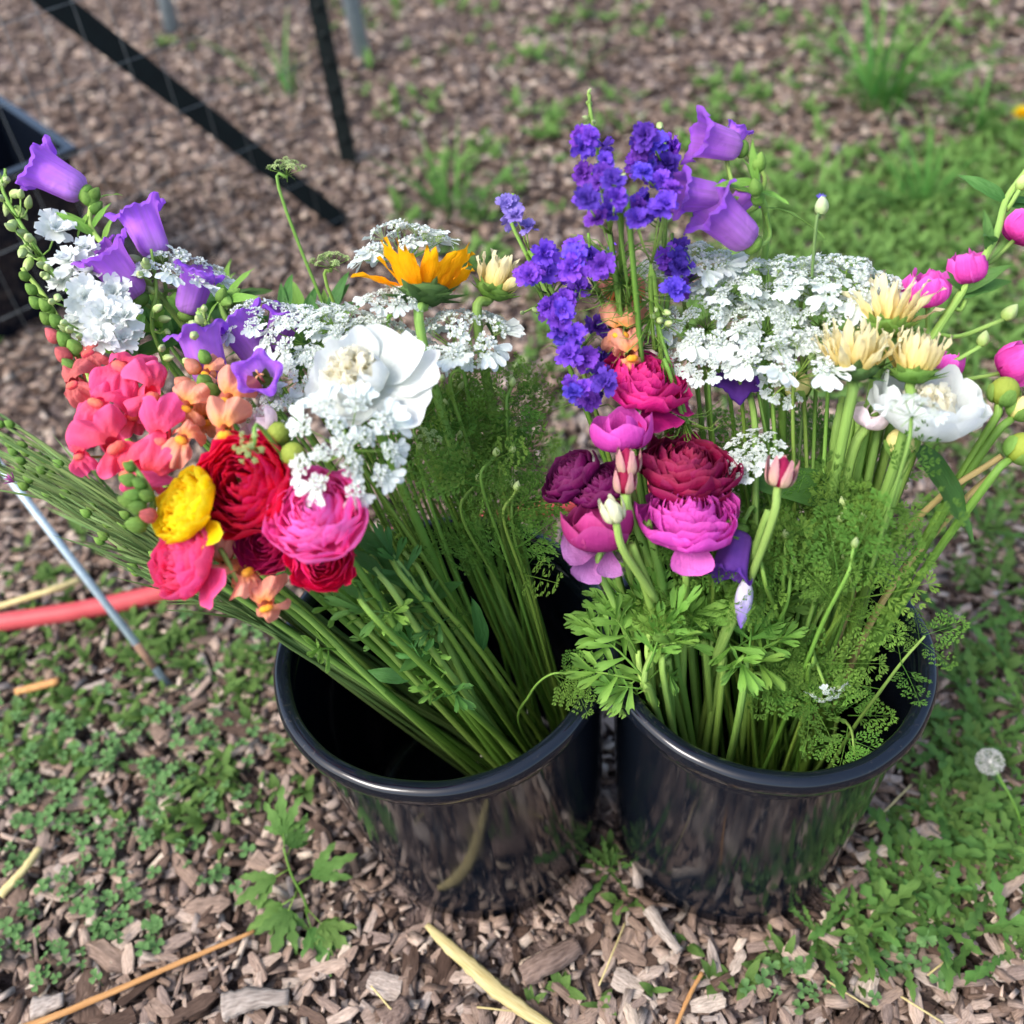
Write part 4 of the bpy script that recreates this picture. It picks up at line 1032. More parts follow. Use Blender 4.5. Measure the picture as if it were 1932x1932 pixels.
# plain green stems low in the bunch
for k in range(16):
    u = rnd.uniform(560, 800); v = rnd.uniform(1010, 1120); z = rnd.uniform(.38, .45)
    root = thing('flower_shoot', BL, 'plain green flower stem packed under the ranunculus in the bucket', 'stem', 'plain green stems under the ranunculus')
    c = P(u, v, z); path = simple_stem(root, 'L', c, F(-.5, .7, 0), BL + Vector((.02, -.005, 0)), rnd.uniform(.0026, .0042), .002, MT['stem'] if k % 3 else MT['stem_pale'], jit=.028)
    for q in range(2):
        p, t = at(path, rnd.uniform(.3, .9)); leaf_at(root, p, t * .6 + Vector((rnd.gauss(0, .5), rnd.gauss(0, .5), rnd.gauss(0, .4))), rnd.uniform(.03, .06), lobed_leaf(rnd.randrange(3), MT['leaf']) if q else plain_leaf(q, MT['leaf'], .3, -.2))
# pale rubber band round the ranunculus stems
pb = P(930, 1440, .13); bd = (P(600, 1000, .48) - RANL).normalized()
g = G(); g.tube([(math.cos(a) * .016, math.sin(a) * .014, .002 * math.sin(3 * a)) for a in [6.2832 * i / 28 for i in range(29)]], .0013, 6, cap=False)
put('rubber_band', g.mesh('rubber_band', solid('pale_rubber', (214, 206, 186), (232, 226, 208), rough=.6)), frame(pb, bd), label='pale rubber band tied round the ranunculus stems inside the bucket', category='rubber band')

# ------------------------------------------------------------------ flowers in the bucket with the larkspur
add_ranunculus('R', 1218, 712, .515, 172, (.2, .7, .65), 'berry', 'raspberry pink ranunculus just below the peach snapdragon', BR1, 9, .62, droop=2, leaves=0)
add_ranunculus('R', 1172, 822, .50, 112, (-.2, .9, .35), 'orchid', 'cup shaped violet pink ranunculus between the raspberry and burgundy blooms', BR1, openness=.1, cup=(3, 5), leaves=1)
add_ranunculus('R', 1300, 872, .475, 190, (.08, .8, .6), 'burgundy', 'wide burgundy ranunculus above the orchid pink one', BR1, 11, .6, droop=1, leaves=0)
add_ranunculus('R', 1070, 892, .47, 122, (-.65, .65, .4), 'plum', 'dark plum ranunculus leaning out farthest from the larkspur bucket', BR1, 7, .35, leaves=1)
add_ranunculus('R', 1130, 912, .47, 118, (-.45, .75, .5), 'plum', 'dark plum ranunculus behind the two striped buds', BR1, 7, .4, leaves=0)
add_ranunculus('R', 1132, 1000, .455, 130, (-.1, .85, .45), 'mauve', 'mauve ranunculus with limp faded petals over the bucket rim', BR1, openness=.15, cup=(3, 4, 5), leaves=1, droop=0)
add_ranunculus('R', 1302, 965, .465, 190, (0, .8, .6), 'orchid', 'orchid pink ranunculus with one petal hanging straight down', BR1, 11, .62, leaves=0)
# hanging petals
def hang(rootname, u, v, z, size, mat, ax, up):
    c = P(u, v, z); root = bpy.data.objects[rootname]; s = px(c, size)
    me = blade(1, lambda q: .08 + .44 * math.sin(min(1, q * 1.15) * 1.571) * (1 if q < .75 else math.sqrt(max(.03, 1 - ((q - .75) / .26) ** 2))), 9, 10, bend=.12, cup=.35, ripple=.06, seed=int(u), name='petal', mat=mat)
    x = F(*ax); zz = F(*up); zz = (zz - x * zz.dot(x)).normalized(); put('petal', me, frame(c, zz, x) @ scl(s), root)
RN = [o.name for o in bpy.data.objects if o.name.startswith('ranunculus')]
orch, mauv = RN[-1], RN[-2]
MT['ran_hang'] = petal('faded_orchid_petal', (214, 78, 178), (238, 120, 206), trans=.3, var=.05, vein=.15)
MT['ran_limp'] = petal('limp_mauve_petal', (176, 92, 160), (190, 128, 190), trans=.3, var=.08, vein=.25)
hang(orch, 1302, 1005, .455, 82, MT['ran_hang'], (0, -1, .1), (0, .1, 1))
hang(mauv, 1130, 1035, .44, 72, MT['ran_limp'], (-.95, -.15, .1), (0, .5, .9))
hang(mauv, 1118, 1040, .437, 62, MT['ran_limp'], (-.35, -.95, .1), (.2, .1, 1))
hang(mauv, 1150, 1040, .437, 50, MT['ran_limp'], (-.1, -1, .1), (.2, .1, 1))

MT['bud_stripe'] = petal('pink_green_sepal', (214, 200, 150), (206, 140, 150), trans=.2, var=.08, vein=.35)
MT['bud_wine'] = petal('wine_petal', (140, 20, 60), (160, 34, 78), trans=.2, var=.08)
MT['bud_cream'] = petal('cream_green_bud', (206, 212, 150), (232, 230, 196), trans=.2, var=.05, vein=.15)
def add_ran_bud(u, v, z, size, ax, label, inner, outer, base=BR1, mids=()):
    c = P(u, v, z); axis = F(*ax); L = px(c, size)
    root = thing('ranunculus_bud', base, label, 'ranunculus bud', 'ranunculus buds')
    b = c - axis * L * .5
    put('bud', bud_mesh(inner), frame(b, axis) @ Matrix.Diagonal((L * 1.15, L * 1.15, L, 1)), root)
    sm = cached(('rsep', outer.name), lambda: patch((.08, 0), (.66, .0), (.34, 1.02), R_(30), 3, ripple=.05, tip=.4, nu=7, nv=7, name='sepal', mat=outer))
    for i in range(5): put('sepal', sm, frame(b, axis) @ rotz(1.2566 * i + rnd.uniform(-.1, .1)) @ roty(rnd.gauss(.05, .06)) @ scl(L), root)
    simple_stem(root, 'R', b, axis, base, .0036, .003, MT['stem_pale'], mids=[P(*m) for m in mids])
add_ran_bud(1184, 870, .50, 52, (-.1, .95, .3), 'upper wine red ranunculus bud with curling pink sepals', MT['bud_wine'], MT['bud_stripe'], mids=[(1225, 980, .46), (1245, 1100, .38)])
add_ran_bud(1178, 906, .49, 50, (-.05, .9, .4), 'lower striped ranunculus bud right under the wine red one', MT['bud_wine'], MT['bud_stripe'], mids=[(1195, 1000, .43)])
add_ran_bud(1155, 962, .49, 50, (-.3, .85, .4), 'closed cream green ranunculus bud in front of the mauve bloom', MT['bud_cream'], MT['bud_cream'], mids=[(1195, 1030, .455), (1235, 1130, .40)])
add_ran_bud(1474, 890, .50, 58, (.15, .95, .2), 'solitary wine red ranunculus bud on a long pale stem', MT['bud_wine'], MT['bud_stripe'], BR1 + Vector((.02, .01, 0)), mids=[(1455, 970, .46), (1395, 1110, .40), (1355, 1240, .33)])
for k in range(14):       # leafy ranunculus stems below
    u = rnd.uniform(1160, 1420); v = rnd.uniform(1110, 1240); z = rnd.uniform(.31, .36)
    root = thing('ranunculus_shoot', BR1, 'pale green ranunculus stem with cut leaves in the larkspur bucket', 'stem', 'leafy ranunculus stems in the larkspur bucket')
    c = P(u, v, z); path = simple_stem(root, 'R', c, F(rnd.uniform(-.3, .3), .9, .1), BR1 + Vector((0, .005, 0)), rnd.uniform(.003, .0042), .0022, MT['stem_pale'], jit=.026)
    for q in range(4):
        p, t = at(path, rnd.uniform(.55, 1)); leaf_at(root, p, t * .7 + Vector((rnd.gauss(0, .6), rnd.gauss(0, .6), rnd.gauss(0, .4))) - FW * .4, rnd.uniform(.035, .06), lobed_leaf(rnd.randrange(4), MT['leaf_light']))

add_peony('R', 1746, 778, .50, 215, (.05, .75, .6), 'cup shaped white peony beside the blush bud', BR2, .35, 8, leaves=0, mids=[P(1650, 1050, .40)],
    guard=[(i * 60 + 8, .98, .72 + .1 * (i % 2), 42) for i in range(6)] + [(i * 72 + 30, .78, .92, 40) for i in range(5)])
root = bpy.data.objects['peony.002'] if 'peony.002' in bpy.data.objects else None
for (u, v, z, eu, ev, ez, L, up) in [(1605, 945, .42, 1500, 915, .44, .085, (0, .6, .8)), (1665, 940, .43, 1735, 985, .38, .075, (.3, .5, .8)), (1720, 840, .47, 1800, 935, .44, .085, (.4, .5, .7)), (1660, 735, .49, 1790, 705, .49, .075, (0, 1, .6))]:
    p0 = P(u, v, z); leaf_at(root, p0, P(eu, ev, ez) - p0, L * 1.05, plain_leaf(int(u) % 5, MT['leaf'], .42, -.15), up=F(*up))
c = P(1640, 790, .485); root = thing('peony', BR2, 'opening blush peony bud with a green sepal under the cup shaped white peony', 'peony', 'blush peonies')
petal_cup(root, c, F(.2, .8, .4), px(c, 36), MT['pink_pale'], (3, 4), 1.1, .05, 6); sepals(root, c - F(.2, .8, .4) * px(c, 16), F(.2, .8, .4), px(c, 50), MT['bract'], 4, .9, .6, 40)
simple_stem(root, 'R', c - F(.2, .8, .4) * px(c, 16), F(.2, .8, .4), BR2, .0045, .004, MT['stem_pale'])
for (u, v, z, s, a, lab, m) in [(1503, 727, .49, 52, (.1, .6, .6), 'yellow green peony bud below the broad front lace umbel', 'bud_yellow'),
        (1895, 738, .50, 54, (.2, .8, .3), 'green peony bud right below the lowest pink mallow bud', 'bud_green'), (1928, 845, .47, 58, (.5, .6, .3), 'green yellow peony bud on a straw coloured stalk', 'bud_green'),
        (1926, 770, .49, 46, (.5, .7, .3), 'pale yellow peony bud beside the green one', 'bud_yellow'), (1700, 835, .47, 56, (-.1, .5, .6), 'cream peony bud half hidden beneath the cup shaped white peony', 'bud_yellow')]:
    add_peony_bud('R', u, v, z, s, a, lab, BR2, MT[m])

# larkspur
def lark(label, poly, n, z0, z1, s0, s1, wide, tip, buds, mids, mat='larkspur', leafy=3, base=BR1):
    fl = scatter(n, poly, z0, z1, s0, s1, wide)
    return add_larkspur('R', label, base, MT[mat], fl, tip, buds, mids=mids, leafy=leafy)
lark('tallest violet larkspur spike with a green bud tip', [(1125, 240), (1115, 300), (1130, 350), (1140, 400)], 26, .655, .625, 38, 56, 32, (1112, 178, .68), [(1112, 172, .68, 14), (1112, 195, .675, 20), (1105, 222, .67, 16), (1120, 230, .668, 16), (1100, 240, .66, 16)], [(1150, 460, .60), (1185, 640, .53)], leafy=4)
lark('dense violet larkspur spike next to the purple bells', [(1245, 250), (1228, 300), (1240, 350), (1235, 425)], 36, .645, .61, 42, 62, 36, (1248, 232, .65), [(1245, 238, .65, 26)], [(1235, 520, .58), (1240, 660, .52)], leafy=3)
lark('broad violet larkspur spike hanging out toward the sunflower bud', [(1012, 482), (1050, 540), (1075, 600), (1110, 680), (1125, 770)], 36, .575, .51, 42, 64, 40, (962, 368, .60), [(985, 590, .55, 16), (1010, 585, .55, 18)], [(1110, 720, .49)], leafy=2)
lark('short violet larkspur branch between the tall spikes', [(1075, 500), (1110, 470), (1140, 500)], 8, .58, .57, 50, 66, 24, (1110, 440, .59), [], [(1160, 640, .52)], leafy=2)
lark('violet larkspur florets just behind the first white lace umbel', [(1255, 470), (1275, 510), (1260, 545)], 9, .575, .55, 46, 62, 30, (1268, 440, .58), [], [(1260, 620, .52)], leafy=0)
lark('faded withering larkspur tip on a thin bare stalk', [(955, 385), (985, 430)], 5, .60, .585, 40, 54, 14, (968, 365, .605), [], [(1000, 480, .57), (1120, 720, .50)], mat='larkspur_pale', leafy=0)
add_larkspur('R', 'green larkspur side shoot with plump pale buds in front of the tallest spike', BR1, MT['white'], [], (1158, 318, .65), [(1150, 328, .65, 24), (1165, 322, .65, 22), (1158, 345, .648, 24), (1148, 342, .648, 20), (1172, 335, .648, 22), (1160, 360, .645, 20)], mids=[(1180, 400, .63), (1175, 500, .58), (1195, 680, .51)], leafy=8)
add_larkspur('R', 'larkspur side shoot with green buds crossing in front of the raspberry ranunculus', BR1, MT['white'], [], (1245, 575, .555), [(1238, 580, .555, 26), (1258, 590, .553, 26), (1245, 605, .55, 26), (1232, 598, .55, 22), (1262, 610, .55, 24)], mids=[(1255, 690, .52), (1300, 820, .47)], leafy=2)

# snapdragon behind the larkspur stem
add_snaps('R', 'peach snapdragon half hidden behind the green larkspur stalk', (1175, 530, .56), BR1, [(1165, 565, .55, 66, 2), (1200, 560, .55, 60, 2), (1172, 625, .54, 80, 2), (1190, 668, .53, 66, 2)], [(1150, 545, .555, 34, 2)], SP, mids=[(1195, 700, .50)])

# bells
add_bells('R', 'purple bellflower stem with three bells beside the violet larkspur', (1425, 290, .645), BR2, [
    (1350, 268, .64, 92, (-.95, .15, .25), False, False), (1312, 368, .615, 92, (-.9, .0, .3), False, False), (1374, 418, .605, 112, (-.75, .55, .3), False, False), (1392, 385, .60, 60, (.6, .6, .2), False, False), (1385, 262, .635, 50, (.4, .8, .1), False, False)],
    mids=[(1440, 640, .47), (1448, 440, .57), (1420, 350, .62)], leaves=5, buds=3)
r_ = bpy.data.objects['canterbury_bell.002']; p0 = P(1440, 392, .60); leaf_at(r_, p0, P(1500, 395, .60) - p0, .05, plain_leaf(21, MT['leaf_light'], .22, -.45), up=F(0, 1, .4))
add_bells('R', 'dark violet bellflower hanging low among the feathery stems', (1400, 640, .50), BR2, [
    (1392, 690, .50, 92, (-.15, -.75, .5), False, True), (1384, 1050, .43, 92, (-.3, -.9, .25), False, True)], mids=[(1430, 1000, .42), (1420, 800, .47)], leaves=3, buds=1)
c = P(1402, 1145, .405); root = thing('bellflower_bud', BR2, 'closed white and violet striped bellflower bud hanging above the cut leaves', 'bellflower bud')
MT['bud_violet'] = petal('white_violet_bud', (236, 232, 240), (128, 84, 196), trans=.25, vein=.3)
a_ = F(-.15, -.97, .2); put('bud', bud_mesh(MT['bud_violet']), frame(c - a_ * .02, a_) @ Matrix.Diagonal((.018, .018, .036, 1)), root)
simple_stem(root, 'R', c - a_ * .019, a_, BR2, .002, .0015, MT['stem'], mids=[P(1470, 1160, .36), P(1440, 1090, .42)])

# lace flowers
RL = 'white lace flower umbel in the larkspur bucket'
UMB_R = [(1290, 470, .565, 165, (-.1, .85, .45), 'rounded white lace flower umbel right in front of the violet larkspur'), (1335, 575, .545, 150, (-.1, .5, .85), 'white lace flower umbel facing forward above the raspberry ranunculus'), (1450, 495, .565, 150, (0, .8, .55), 'white lace flower umbel in front of the bellflower stem'),
    (1600, 500, .56, 180, (.1, .65, .7), 'broadest white lace flower umbel standing behind the pale yellow sunflowers'), (1455, 590, .545, 140, (0, .5, .8), RL), (1385, 520, .557, 120, (0, .7, .6), RL), (1535, 495, .563, 120, (0, .8, .5), RL), (1555, 575, .545, 140, (0, .5, .85), RL), 
    (1505, 640, .535, 205, (-.02, .85, .5), 'flat white lace flower umbel hanging in front of the pale yellow sunflowers'), (1335, 670, .525, 84, (-.1, .4, .9), 'small white lace flower umbel beside the raspberry ranunculus'), (1290, 660, .525, 70, (-.2, .3, .9), 'tiny white lace flower umbel overlapping the raspberry ranunculus'), (1425, 830, .48, 84, (-.2, .5, .8), 'white lace flower umbel between the burgundy bloom and the solitary bud'), (1398, 868, .475, 64, (-.1, .4, .8), 'tiny white lace flower umbel touching the burgundy ranunculus'),
    (1680, 525, .55, 110, (.3, .6, .6), 'white lace flower umbel next to the pink mallow'), (1400, 640, .53, 110, (0, .5, .8), RL), (1480, 720, .50, 70, (0, .3, .8), 'small white lace flower umbel hanging next to the yellow green peony bud')]
for (u, v, z, s, a, lab) in UMB_R:
    add_umbel('R', u, v, z, s * 1.04, (a[0] + rnd.uniform(-.15, .15), a[1] + .12, a[2] * .8), lab, BR2 + Vector((-.01, .005, 0)), 2, .045, s1=.6, mids=[P(lerp(u, 1500, .5), 1000, .40)] if u > 1400 else ())
add_umbel('R', 1725, 752, .555, 100, (0, .9, .35), 'sparse green and white lace flower in front of the white peony', BR2, 2, .05, n=6, outer=2, mids=[P(1700, 900, .49), P(1640, 1080, .41)], mat=MT['stem_pale'])
add_umbel('R', 1565, 1318, .315, 66, (.2, -.85, .4), 'small nodding white lace flower inside the larkspur bucket', BR2, 3, .045, n=6, outer=2, mids=[P(1530, 1260, .33)])
for k in range(30):
    u = rnd.uniform(1320, 1630); v = rnd.uniform(760, 1080); z = rnd.uniform(.36, .45)
    c = P(u, v, z); root = thing('lace_flower_shoot', BR2, 'thin green stem with feathery leaves in the larkspur bucket', 'stem', 'feathery lace flower stems in the larkspur bucket')
    axis = F(rnd.uniform(-.3, .3), .9, .2); path = simple_stem(root, 'R', c, axis, BR2 + Vector((-.02, .01, 0)), .0022, .0012, MT['stem'] if k % 4 else MT['stem_pale'], jit=.03)
    put('bud', bud_mesh(MT['budg']), frame(c, axis) @ scl(.008), root)
    ferns(root, path, .45, .97, 6, .048)
# dense low feathery leaves at the bucket mouth
for k in range(5):
    u = rnd.uniform(1430, 1550); v = rnd.uniform(1240, 1330)
    c = P(u, v, rnd.uniform(.29, .33)); root = thing('lace_flower_shoot', BR2, 'short feathery leaf shoot low at the mouth of the larkspur bucket', 'stem', 'low feathery shoots at the mouth of the larkspur bucket')
    path = simple_stem(root, 'R', c, F(rnd.uniform(-.5, .5), .4, .7), BR2, .002, .001, MT['stem'], jit=.03); ferns(root, path, .78, 1, 4, .042)
root = thing('lace_flower_shoot', BR2, 'bright lit feathery leaf lying against the inner wall of the larkspur bucket', 'stem')
path = catmull([BR2, P(1560, 1420, .15), P(1580, 1360, .22), P(1605, 1375, .24), P(1612, 1425, .235)], 6); stem(root, path, .0018, .001, MT['stem_pale'])
for (u, v, eu, ev, L) in [(1600, 1350, 1670, 1350, .038), (1590, 1390, 1655, 1415, .036), (1600, 1370, 1590, 1440, .038), (1590, 1340, 1640, 1310, .034), (1585, 1400, 1545, 1410, .03), (1580, 1360, 1560, 1300, .03), (1600, 1400, 1630, 1440, .028)]:
    p0 = P(u, v, .24); leaf_at(root, p0, P(eu, ev, .24) - p0, L, fern_mesh(rnd.randrange(4), MT['fern_bright']), up=F(0, .3, 1))
root = thing('lace_flower_shoot', BR2, 'long feathery leaf reaching over the rim beside the dandelions', 'stem')
path = catmull([BR2 + Vector((.02, 0, 0)), P(1600, 1390, .22), P(1660, 1305, .29), P(1705, 1245, .325), P(1745, 1200, .35)], 6); stem(root, path, .002, .001, MT['stem_pale'])
for (u, v, eu, ev, L) in [(1700, 1250, 1690, 1180, .034), (1700, 1250, 1735, 1310, .036), (1735, 1210, 1780, 1240, .03), (1735, 1210, 1730, 1165, .028), (1740, 1200, 1800, 1180, .036), (1660, 1300, 1610, 1290, .03)]:
    p0 = P(u, v, .325); leaf_at(root, p0, P(eu, ev, .33) - p0, L, fern_mesh(rnd.randrange(4), MT['fern']), up=F(0, .3, 1))
# plain thick stems of this bunch
for k in range(12):
    u = rnd.uniform(1580, 1720); v = rnd.uniform(740, 800); z = rnd.uniform(.455, .475)
    root = thing('flower_shoot', BR2, 'thick pale green stem under the white peony in the larkspur bucket', 'stem', 'thick stems under the white peony')
    c = P(u, v, z); simple_stem(root, 'R', c, F(.1, .9, 0), BR2 + Vector((.012, -.004, 0)), rnd.uniform(.0035, .0055), .0032, MT['stem_pale'] if k % 2 else MT['stem'], jit=.03)
for (pts, lab) in [([P(1640, 1180, .30), P(1800, 965, .40), P(1925, 850, .455)], 'straight straw coloured stalk leaning out beside the peony buds'),
                   ([P(1600, 1150, .31), P(1750, 960, .41), P(1890, 860, .46)], 'thin tan stalk crossing behind the peony leaves')]:
    root = thing('dry_stalk', BR2, lab, 'stalk'); path = catmull([BR2 + Vector((.02, .01, 0)), *pts], 6); stem(root, path, .0034, .0026, MT['stem_dry'])

# pale yellow sunflowers
add_sunflower('R', 1675, 610, .54, 235, (.15, .95, .1), 'pale yellow sunflower with quilled petals right under the pink mallow', BR2, MT['sun_pale'], 16, 55, MT['bract'], rows=2, leaf=0, width=.2)
add_sunflower('R', 1610, 690, .53, 250, (-.02, .9, .3), 'deeper yellow sunflower tucked behind the flat lace umbel', BR2, MT['sun_pale'], 18, 45, MT['bract_dark'], rows=2, leaf=0, width=.22)
add_sunflower('R', 1722, 700, .525, 215, (.1, .95, .15), 'pale cream sunflower just above the cup shaped white peony', BR2, MT['sun_pale'], 15, 58, MT['bract'], rows=2, leaf=0, width=.2)

# pink mallow spray
root = thing('mallow', BR2, 'tall spray of bright pink mallow buds leaning out beside the white peony', 'mallow')
path = simple_stem(root, 'R', P(1945, 310, .60), F(.5, .8, .1), BR2 + Vector((.02, 0, 0)), .0042, .0026, MT['stem_pale'], mids=[P(1665, 790, .47), P(1705, 720, .495), P(1800, 575, .54), P(1872, 455, .575)])
for i, (u, v, z, s, ax) in enumerate([(1750, 548, .55, 100, (-.15, .9, .3)), (1825, 510, .56, 86, (-.2, .9, .2)), (1915, 690, .50, 100, (.75, .4, .3)), (1928, 432, .575, 84, (.5, .8, .2)), (1785, 692, .50, 70, (.2, .6, .2)), (1905, 590, .53, 40, (.6, .7, .2)), (1928, 345, .595, 34, (.3, .9, .1)), (1855, 640, .52, 34, (.3, .9, .1))]):
    c = P(u, v, z); axis = F(*ax); rad = px(c, s / 2)
    if s > 50: b = petal_cup(root, c, axis, rad, MT['mallow'], (3, 5), 1.3, -.2, i + 40, .11, hc=.6)
    else: b = c - axis * rad * .8; put('bud', bud_mesh(MT['budg']), frame(b, axis) @ scl(rad * 1.8), root)
    sepals(root, b, axis, rad, MT['bract'], 5, .85, .5, 62, seed=i)
    q = min(path, key=lambda p: (p - b - Vector((0, 0, -.03))).length + max(0, p.z - b.z) * 2); g = G(); o = WM[root.name].translation
    g.tube([x - o for x in catmull([q, (q + b) / 2 - axis * .01, b], 4)], .0018, 5); put('pedicel', g.mesh('pedicel', MT['stem_pale']), tr(*o), root)
for k in range(11):
    p, t = at(path, rnd.uniform(.55, .98)); leaf_at(root, p, t * .5 + RT * rnd.uniform(-1, 1) - FW * .3 + UP * rnd.uniform(-.5, .3), rnd.uniform(.024, .04), plain_leaf(k % 4, MT['leaf'], .3, -.35))
root = thing('cornflower', BR2, 'tiny closed violet bud on a thin stalk rising above the white lace umbels', 'cornflower')
c = P(1548, 405, .60); path = simple_stem(root, 'R', c, F(.1, 1, .1), BR2, .0016, .001, MT['stem_grey']); put('bud', bud_mesh(MT['umbelg']), frame(c, F(.1, 1, .1)) @ scl(.014), root); corn_head(root, c + UP * .01, F(.1, 1, .1), .006, MT['cornflower'])

# ------------------------------------------------------------------ plants on the ground
def ground_leaf(g, x, y, z, yaw, pitch, L, W, kind, r):
    M = tr(x, y, z) @ rotz(yaw) @ roty(-pitch) @ rotx(r.gauss(0, .25))
    wf = lance(W) if kind == 0 else (lambda s: W * .5 * (.15 + .85 * math.sin(min(1, s ** .8) * math.pi) ** .6))
    blade(L, wf, 3, 5, bend=-r.uniform(.05, .45) * L, fold=.25, g=g, M=M)
def clover_plant(g, x, y, r, size):
    h = r.uniform(.006, .022); lean = r.uniform(0, 6.28); tx, ty = x + math.cos(lean) * h * .4, y + math.sin(lean) * h * .4
    g.tube([(x, y, 0), (tx, ty, h)], .0005, 3, cap=False)
    a0 = r.uniform(0, 6.28); tilt = rotx(r.gauss(0, .25)) @ roty(r.gauss(0, .25))
    for i in range(3):
        M = tr(tx, ty, h) @ tilt @ rotz(a0 + 2.094 * i) @ roty(-r.uniform(-.15, .25))
        blade(size, lambda s: size * (.08 + .46 * math.sin(min(1, s * 1.1) * 1.571) * (1 if s < .8 else math.sqrt(max(.05, 1 - ((s - .8) / .21) ** 2)))), 5, 5, cup=.2, fold=.1, g=g, M=M, notch=.12)
def blob(u, v, bl):
    return sum(d * math.exp(-(((u - cu) / ru) ** 2 + ((v - cv) / rv) ** 2)) for cu, cv, ru, rv, d in bl)

r = random.Random(5)
CLOVER = [(330, 1390, 130, 60, .9), (150, 1420, 160, 80, .8), (330, 1560, 120, 70, .8), (80, 1530, 110, 110, .9), (200, 1740, 110, 60, 1.0), (100, 1810, 100, 50, .5), (20, 1760, 60, 80, .4), (520, 1215, 80, 60, .5), (1640, 1790, 140, 50, .5), (1560, 1880, 120, 40, .4)]
g = G(); n = 0
for _ in range(5200):
    u, v = r.uniform(-40, 1960), r.uniform(1150, 1950)
    if r.random() > blob(u, v, CLOVER) * (.25 + 1.1 * max(0, math.sin(u * .031 + 1) * math.sin(v * .043 + u * .012) + .35)): continue
    p = P(u, v, 0)
    if in_bucket(p.x, p.y, .006): continue
    clover_plant(g, p.x, p.y, r, r.uniform(.0042, .010)); n += 1
    if n > 1500: break
put('clover', g.mesh('clover', MT['clover']), Matrix(), kind='stuff', label='low clover with tiny round leaflets creeping over the mulch', category='clover')

g = G(); n = 0
LOW = [(430, 1480, 80, 50, .9), (330, 1540, 90, 70, .7), (420, 1260, 110, 60, .6), (150, 1290, 200, 70, .7), (350, 1210, 150, 70, .6), (60, 1400, 120, 120, .5), (500, 1290, 60, 80, .6), (100, 1080, 140, 70, .5), (330, 1160, 130, 50, .5), (20, 1200, 120, 60, .6),
       (1850, 1500, 160, 160, .4), (1780, 1300, 90, 130, .7), (1880, 1100, 120, 160, 1.), (1850, 950, 140, 120, .9), (1750, 1650, 130, 100, .3), (1900, 1700, 90, 110, .35), (1620, 1770, 90, 40, .5), (1450, 1760, 60, 40, .6), (1500, 1830, 120, 40, .45), (1140, 1600, 30, 60, .8), (1160, 1680, 40, 30, .6), (1000, 900, 60, 120, .8), (1040, 760, 40, 120, .5), (560, 1420, 60, 60, .3), (950, 1780, 60, 30, .15), (1200, 1850, 200, 60, .1)]
for _ in range(5200):
    u, v = r.uniform(-60, 1990), r.uniform(700, 1950)
    if r.random() > blob(u, v, LOW) * (.3 + 1.1 * max(0, math.sin(u * .027 + 2) * math.sin(v * .037 + u * .01) + .35)): continue
    p = P(u, v, 0)
    if in_bucket(p.x, p.y, .01): continue
    s = r.uniform(.011, .026) if u > 700 else r.uniform(.012, .028)
    for k in range(r.randint(3, 5)):
        ground_leaf(g, p.x, p.y, .004, r.uniform(0, 6.28), r.uniform(.15, 1.1), s * r.uniform(.7, 1.2), s * r.uniform(.28, .5), r.randint(0, 1), r)
    n += 1
    if n > 1300: break
put('weeds', g.mesh('weeds', MT['weed']), Matrix(), kind='stuff', label='low mixed green weeds sprouting through the mulch around the buckets', category='weeds')

g = G(); n = 0
BACK = [(1750, 430, 330, 90, 1.), (1600, 380, 250, 70, .9), (1880, 330, 120, 90, 1.), (1700, 620, 260, 120, .9), (1450, 430, 90, 60, .7), (1420, 180, 130, 35, 1.1), (1660, 130, 150, 50, .9), (1850, 190, 100, 40, .9), (1150, 50, 130, 30, .8), (1010, 110, 90, 60, .5), (870, 370, 80, 70, 1.), (980, 240, 70, 40, .5), (780, 160, 90, 60, .45), (1090, 250, 70, 60, .4), (1300, 260, 120, 60, .35), (320, 90, 50, 20, .7), (560, 160, 60, 40, .3), (930, 520, 70, 70, .7), (1020, 640, 50, 60, .4), (950, 30, 150, 30, .4), (1500, 40, 160, 40, .4), (1750, 50, 150, 50, .6), (1500, 560, 200, 60, .7), (30, 700, 60, 40, .2), (700, 40, 100, 30, .3)]
for _ in range(9500):
    u, v = r.uniform(-60, 1990), r.uniform(-10, 760)
    if r.random() > blob(u, v, BACK) * .8 * (.42 + .58 * (u > 1250 and v > 230)): continue
    p = P(u, v, 0); s = r.uniform(.02, .045)
    for k in range(r.randint(3, 6)):
        ground_leaf(g, p.x, p.y, .004, r.uniform(0, 6.28), r.uniform(.2, 1.2), s * r.uniform(.7, 1.3), s * r.uniform(.15, .42), r.randint(0, 1), r)
    n += 1
    if n > 3200: break
put('weeds', g.mesh('weeds', MT['weed']), Matrix(), kind='stuff', label='green weeds growing in patches on the mulch behind the buckets', category='weeds')

